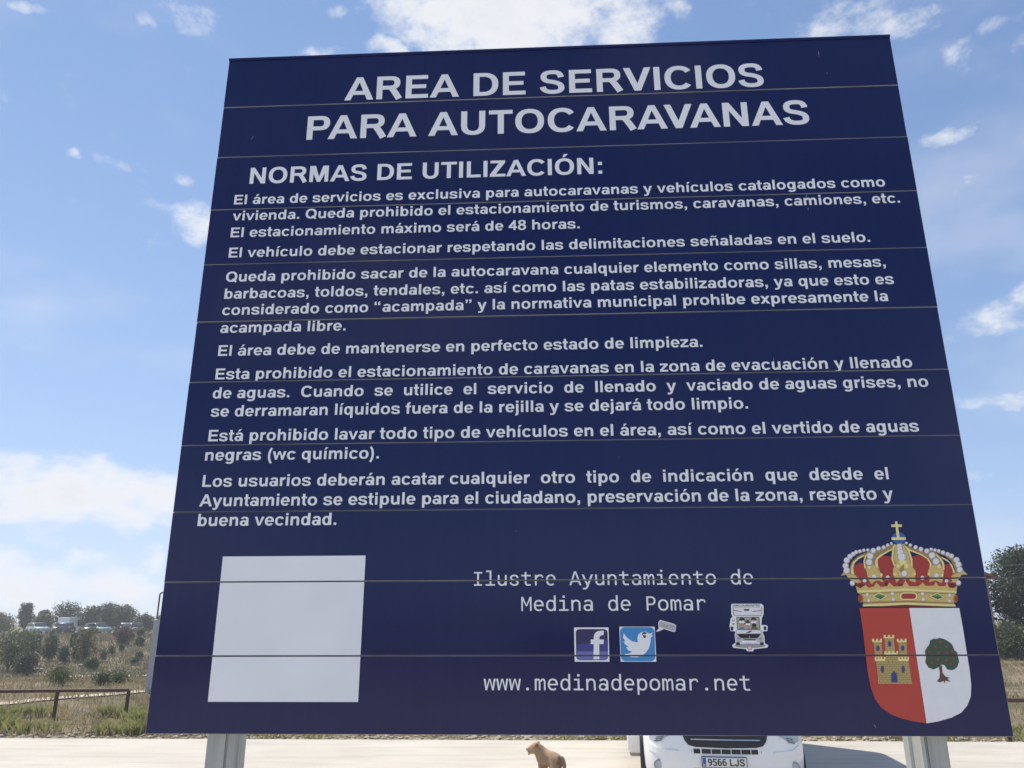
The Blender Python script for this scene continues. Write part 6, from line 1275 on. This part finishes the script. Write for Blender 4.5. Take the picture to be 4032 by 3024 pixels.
# shrubs on the slope: x, y, height, width, leaf
SH = [(-40.6, 57.7, 2.9, 2.6, 'leaf_mid', 'large green shrub cut by the left edge of the picture below the parked cars'), (-44.0, 64.7, 2.5, 2.2, 'leaf_mid', 'broad green shrub on the slope right beside the large one at the edge'), (-47.3, 70.9, 1.6, .9, 'leaf_dark', 'dark narrow shrub between the broad shrub and the round one'),
 (-42.2, 65.0, 2.1, 1.5, 'leaf_mid', 'round green shrub in the left middle of the dry slope'), (-45.5, 73.9, 1.6, .9, 'leaf_dark', 'dark narrow shrub just left of the yellow-green sapling'), (-38.4, 63.8, 2.8, 1.7, 'leaf_olive', 'yellow-green sapling standing tallest in the middle of the slope'),
 (-39.7, 65.0, 1.1, 1.0, 'leaf_dark', 'low dark bush at the foot of the yellow-green sapling'), (-43.4, 78.7, 1.7, 1.9, 'leaf_red', 'dark red bush high on the slope under the tree line'), (-41.4, 78.3, .9, 1.1, 'leaf_mid', 'small green bush right of the dark red bush'),
 (-47.1, 89.4, 1.0, 1.0, 'leaf_olive', 'yellowish bush just under the hill crest by the pillar'), (-17.9, 27.3, .62, 1.0, 'leaf_mid', 'low green bush behind the left railing, beside the pale path'), (-16.6, 27.8, .45, .7, 'leaf_mid', 'tiny green bush behind the right end of the left railing'),
 (-16.7, 29.0, .36, 1.0, 'leaf_mid', 'flat green bush behind the railing near the grey pillar'), (-36.9, 54.0, 1.5, 1.5, 'leaf_dark', 'dark green shrub at the foot of the slope near the left edge'), (-39.4, 62.5, 1.3, 1.0, 'leaf_mid', 'slim green shrub between the round shrub and the sapling'), (-34.4, 57.9, .9, 1.1, 'leaf_mid', 'low green shrub at the foot of the slope below the sapling')]
for i, (x, y, h, w, m_, lb) in enumerate(SH):
    tree('shrub', x, y, h, w, m_, lb, cat='shrub', group='shrubs on the dry slope', count=2200 if h > 1.4 else 1200, leaf=.085 if y > 40 else .035, seed=80+i, clumps=14, trunk=.03, tall=.4, gap=1.1)
for i, (x, y) in enumerate([(-40.5, 73.3), (-39.3, 69.4), (-37.3, 64.6), (-34.8, 65.8), (-52, 80), (-55.5, 86), (-49.5, 77), (-36.2, 72), (-50.5, 90), (-33.2, 62), (-45.2, 84), (-42.6, 71)]):
    tree('shrub', x, y, .6+.2*(i % 3), .75+.2*(i % 2), 'leaf_mid' if i % 3 else 'leaf_dark', 'knee-high green shrub dotted over the brown slope', cat='shrub', group='small shrubs dotted on the slope', count=500, leaf=.07, seed=120+i, clumps=8, trunk=.04, tall=.4)

def blades(name, pts, hmin, hmax, wid, m_, per, spread, seed, label, cat):
    r_ = np.random.default_rng(seed); P = np.repeat(np.array(pts), per, axis=0); n = len(P)
    P[:, :2] += r_.normal(size=(n, 2))*spread
    P[:, 2] = [terrain(x, y) for x, y in P[:, :2]]
    h = r_.uniform(hmin, hmax, (n, 1)); a_ = r_.uniform(0, 2*np.pi, n); d = np.stack([np.cos(a_), np.sin(a_), np.zeros(n)], 1); lean = r_.normal(size=(n, 3))*np.array([.35, .35, 0])
    V = np.stack([P-d*wid-[0, 0, .02], P+d*wid-[0, 0, .02], P+d*wid*.5+lean*h*.35+np.concatenate([np.zeros((n, 2)), h*.62], 1), P+lean*h+np.concatenate([np.zeros((n, 2)), h], 1)], 1).reshape(-1, 3)
    me = bpy.data.meshes.new(name); me.vertices.add(len(V)); me.vertices.foreach_set('co', V.ravel())
    idx = np.arange(n)[:, None]*4+np.array([[0, 1, 2, 0, 2, 3]]); me.loops.add(n*6); me.loops.foreach_set('vertex_index', idx.ravel()); me.polygons.add(n*2); me.polygons.foreach_set('loop_start', np.arange(0, n*6, 3)); me.polygons.foreach_set('loop_total', np.full(n*2, 3))
    me.materials.append(MATS[m_]); me.update(calc_edges=True); o = bpy.data.objects.new(name, me); COL.objects.link(o)
    tag(o, label, cat, kind='stuff'); return o
r_ = np.random.default_rng(4)
def scatter(n, x0, x1, y0, y1): return [(r_.uniform(x0, x1), r_.uniform(y0, y1), 0) for _ in range(n)]
wn = lambda p: math.sin(p[0]*1.3)+math.sin(p[0]*.7+p[1]*1.9)+.6*math.sin(p[0]*3.1-p[1]*2.3)
blades('weeds', [p for p in scatter(2600, -17, -6.5, 14.9, 17.8) if wn(p) > .1], .10, .34, .0032, 'grass_green', 10, .08, 1, 'yellow-green weeds growing along the concrete edge below the left railing', 'weeds')
blades('dry_grass', scatter(6500, -34, -5, 14.4, 44), .05, .22, .005, 'grass_dry', 8, .12, 2, 'straw-coloured dry grass beyond the left railing', 'grass')
blades('dry_grass', scatter(4200, 5, 34, 14.3, 44), .05, .18, .006, 'grass_dry', 7, .12, 3, 'straw-coloured dry grass beyond the right railing', 'grass')
blades('weeds', [p for p in scatter(700, -6.5, 14, 14.1, 16) if math.sin(p[0]*2.1)+math.sin(p[0]*.9) > .1], .05, .22, .004, 'grass_green', 8, .07, 5, 'sparse green weeds along the stony strip behind the concrete', 'weeds')
blades('slope_grass', scatter(9000, -75, -18, 44, 98), .12, .42, .02, 'grass_slope', 5, .35, 6, 'tufts of brown dry grass covering the slope below the parked cars', 'grass')
# low scrub that ties the shrubs together on the slope
sb = [(r_.uniform(-70, -20), r_.uniform(47, 97)) for _ in range(420)]
sb = [q for q in sb if math.sin(q[0]*.23+1)+math.sin(q[1]*.19+q[0]*.11) > -.35]
o = leaves([((x, y, terrain(x, y)+.1), (r_.uniform(.5, 1.4), r_.uniform(.5, 1.4), r_.uniform(.12, .45))) for x, y in sb], 16000, .07, 'leaf_olive', 'scrub', None, r_)
tag(o, 'low olive scrub covering the slope between the shrubs', 'scrub', kind='stuff')
# stony strip along the pad
mat('stone_pale', (.40, .34, .25), .9, var=.35, scale=5, bump=.3, bscale=40)
gv = MB().use('stone_pale'); ico = bmesh.new(); bmesh.ops.create_icosphere(ico, subdivisions=1, radius=1); iv = [v.co.copy() for v in ico.verts]; iff = [tuple(v.index for v in f.verts) for f in ico.faces]; ico.free()
rr = random.Random(9)
def stone(b_, x, y, z, s_):
    sc_ = (s_*rr.uniform(.8, 1.5), s_*rr.uniform(.8, 1.4), s_*rr.uniform(.5, .9)); ro = Matrix.Rotation(rr.uniform(0, 6.28), 3, 'Z')
    b_.add([(Vector((x, y, z))+ro @ Vector((v.x*sc_[0], v.y*sc_[1], v.z*sc_[2]))*rr.uniform(.82, 1.1)) for v in iv], iff)
for i in range(3200):
    x = rr.uniform(-13, 13); y = PAD_Y+.06+abs(rr.gauss(0, .75)); stone(gv, x, y, terrain(x, y)+.01, rr.choice([.018, .025, .03, .045, .06])*rr.uniform(.7, 1.2))
tag(gv.build('gravel', fix=False), 'pale stones and rubble lying along the back edge of the concrete', 'gravel', kind='stuff')
for i, (x, y, s_, lb) in enumerate([(-37.6, 56.5, .42, 'pale boulder at the foot of the large green shrub'), (-33.0, 62, .32, 'pale boulder lying between the shrubs in mid slope'), (-31.4, 66.5, .34, 'pale boulder highest on the slope right of the sapling'), (-36.4, 60, .22, 'small pale boulder on the slope left of the straight-stemmed shrub')]):
    b_ = MB().use('stone_pale'); stone(b_, 0, 0, .1, s_); o = b_.build('boulder', smooth=False); o.location = (x, y, terrain(x, y)); tag(o, lb, 'boulder')
# brushwood heap
mat('twig', (.10, .07, .055), .9, var=.3, scale=10)
bw = MB().use('twig')
for i in range(130):
    a_ = rr.uniform(0, 6.28); l = rr.uniform(.6, 1.5); x, y = rr.gauss(0, .8), rr.gauss(0, .5); z = rr.uniform(.05, .75)*max(.15, 1-abs(x)/2.2)
    bw.tube([(x, y, z), (x+l*math.cos(a_)*.5, y+l*math.sin(a_)*.5, z+rr.uniform(0, .25)), (x+l*math.cos(a_), y+l*math.sin(a_), z+rr.uniform(-.1, .2))], [.03, .022, .008], 4)
o = bw.build('brushwood_heap', fix=False); o.location = (-21.5, 44, terrain(-21.5, 44)); tag(o, 'brown heap of cut branches low on the slope beside the pillar', 'brushwood')

# ------------------------------------------------------------------ parked cars on the terrace
for nm, c_ in (('silver', (.42, .47, .48)), ('white', (.78, .78, .77)), ('black', (.02, .022, .026)), ('blue', (.045, .07, .09)), ('grey', (.16, .18, .20)), ('pale', (.22, .28, .30))): mat('paint_'+nm, c_, .25, .2, coat=.5)
mat('tail_lens', (.4, .02, .02), .25)
def car(paint, label, x, y, rz, van=False, k=1.0):
    root = empty('parked_van' if van else 'parked_car', (x, y, terrain(x, y)), rz); tag(root, label, 'van' if van else 'car', 'vehicles parked on the hill terrace')
    L, W = (2.5, .92) if van else (2.1, .86)
    lower = [(-L, .35), (-L, .75), (-L+.1, .95), (L-1.2, .98), (L-.12, .80), (L, .6), (L, .33)] if not van else [(-L, .35), (-L, 1.0), (L-.9, 1.05), (L-.1, .9), (L, .6), (L, .33)]
    upper = [(-L+.12, .94), (-L+.45, 1.40), (-.6, 1.48), (.25, 1.44), (1.0, .96)] if not van else [(-L, .98), (-L+.04, 2.25), (.9, 2.28), (1.25, 2.05), (1.72, 1.02)]
    b_ = MB().use('paint_'+paint).prism(lower, 'y', -W, W).build('body', root, bevel=.07, smooth=True)
    c_ = MB().use('paint_'+paint).prism(upper, 'y', -W*.88, W*.88).build('cabin', root, bevel=.05, smooth=True)
    for s_ in (-1, 1):
        gl = [(-L+.35, 1.0), (-L+.58, 1.34), (-.58, 1.41), (.2, 1.37), (.8, 1.0)] if not van else [(.5, 1.1), (.5, 1.85), (1.15, 1.85), (1.55, 1.1)]
        MB().use('glass_dark').prism(gl, 'y', s_*W*.87, s_*W*.89).build('side_glass', c_)
        MB().use('lamp_glass').box(L-.22, L+.015, s_*W*.72-.16, s_*W*.72+.16, .62, .76).build('headlight', root, bevel=.02)
        MB().use('tail_lens').box(-L-.015, -L+.1, s_*W*.78-.12, s_*W*.78+.12, .72, .9).build('tail_light', root, bevel=.02)
        for wx in (-L*.62, L*.62):
            MB().use('tyre').prism([(wx+.32*math.cos(2*math.pi*i/16), .32+.32*math.sin(2*math.pi*i/16)) for i in range(16)], 'y', s_*(W-.2), s_*(W+.01)).build('wheel', root, bevel=.02)
            # dished hub
    ws_ = [(.28, 1.42), (.95, 1.0), (.99, 1.02), (.32, 1.44)] if not van else [(1.27, 2.0), (1.68, 1.1), (1.73, 1.12), (1.31, 2.02)]
    MB().use('glass_dark').prism(ws_, 'y', -W*.8, W*.8).build('windscreen', c_)
    return root
car('silver', 'silver hatchback, leftmost of the vehicles parked on the hill', -70.2, 106, R(-38))
car('white', 'white van parked behind the other vehicles on the hill', -70.6, 114, R(100), True)
car('black', 'black car parked right next to the silver hatchback', -67.9, 107.5, R(-62))
car('blue', 'blue-grey car, third in the row on the hill', -65.6, 105, R(112))
car('black', 'black car in the middle of the hill row', -63.2, 107, R(-75))
car('pale', 'pale grey-blue car parked right of the middle of the hill row', -61.3, 105.5, R(-36))
car('grey', 'dark grey car near the right end of the hill row', -58.4, 107.2, R(118))
car('black', 'black car at the right end of the hill row above the red bush', -56.4, 106, R(-60))

# ------------------------------------------------------------------ house and overhead line behind the oaks
mat('render_pink', (.40, .19, .14), .9, var=.2, scale=3, bump=.2, bscale=30); mat('roof_tile', (.30, .12, .07), .85, var=.3, scale=6, bump=.4, bscale=14); mat('shutter', (.75, .74, .72), .6)
ho = empty('house', (24.85, 49.5, terrain(24.85, 49.5))); tag(ho, 'pinkish house wall just showing between the sign edge and the oaks', 'house')
MB().use('render_pink').prism([(-4.5, -.3), (2.52, -.3), (2.52, 4.6), (-1, 6.0), (-4.5, 4.6)], 'y', 0, 8).build('wall', ho)
rf = MB().use('roof_tile'); rf.prism([(-4.9, 4.5), (-1, 6.06), (2.9, 4.5), (2.9, 4.66), (-1, 6.24), (-4.9, 4.66)], 'y', -.4, 8.4).build('roof', ho)
for x0, z0 in ((-3.4, 1.0), (.2, 1.0), (-3.4, 3.0), (.2, 3.0)):
    wf = MB().use('shutter').box(x0, x0+1.1, -.06, .02, z0, z0+1.3).build('window', ho); MB().use('glass_dark').box(x0+.12, x0+.98, -.075, -.05, z0+.12, z0+1.18).build('pane', wf)
MB().use('shutter').box(1.9, 2.12, -.08, .1, 3.9, 5.3).build('downpipe', ho)
mat('cable', (.12, .12, .12), .6); mat('pole_wood', (.20, .15, .11), .9, var=.3, scale=8)
PA, PB_ = (19.0, 47.0), (39.0, 36.0)
for (x, y), lb in ((PA, 'wooden line pole standing hidden behind the sign'), (PB_, 'wooden line pole standing past the right edge')):
    o = MB().use('pole_wood').tube([(0, 0, -.3), (0, 0, 6.2)], [.13, .09], 10).build('line_pole', smooth=True); o.location = (x, y, terrain(x, y)); tag(o, lb, 'pole')
for dz, lb in ((4.95, 'upper overhead cable crossing in front of the right-hand oaks'), (4.3, 'lower overhead cable crossing in front of the right-hand oaks')):
    cbp = []
    for i in range(13):
        t_ = i/12; cbp.append((PA[0]+(PB_[0]-PA[0])*t_, PA[1]+(PB_[1]-PA[1])*t_, dz-.55*4*t_*(1-t_)*.5+.9*t_))
    tag(MB().use('cable').tube(cbp, .012, 5).build('overhead_cable'), lb, 'cable', 'overhead cables')

# ------------------------------------------------------------------ thin haze volume added to imitate lens veil on the far hillside
hz = MB(); hz.box(-950, 950, -650, 1850, -4, 12)
hzm = bpy.data.materials.new('veil_air'); hzm.use_nodes = True; ht = hzm.node_tree; ht.nodes.clear()
pv = ht.nodes.new('ShaderNodeVolumePrincipled'); pv.inputs['Color'].default_value = (.86, .90, .95, 1); pv.inputs['Density'].default_value = .0010; pv.inputs['Anisotropy'].default_value = .2
ho_ = ht.nodes.new('ShaderNodeOutputMaterial'); ht.links.new(pv.outputs[0], ho_.inputs['Volume'])
MATS['veil_air'] = hzm; hz.use('veil_air'); hz.m = [0]*6
tag(hz.build('haze'), 'thin pale haze volume added in place of lens veil', 'haze', kind='stuff')
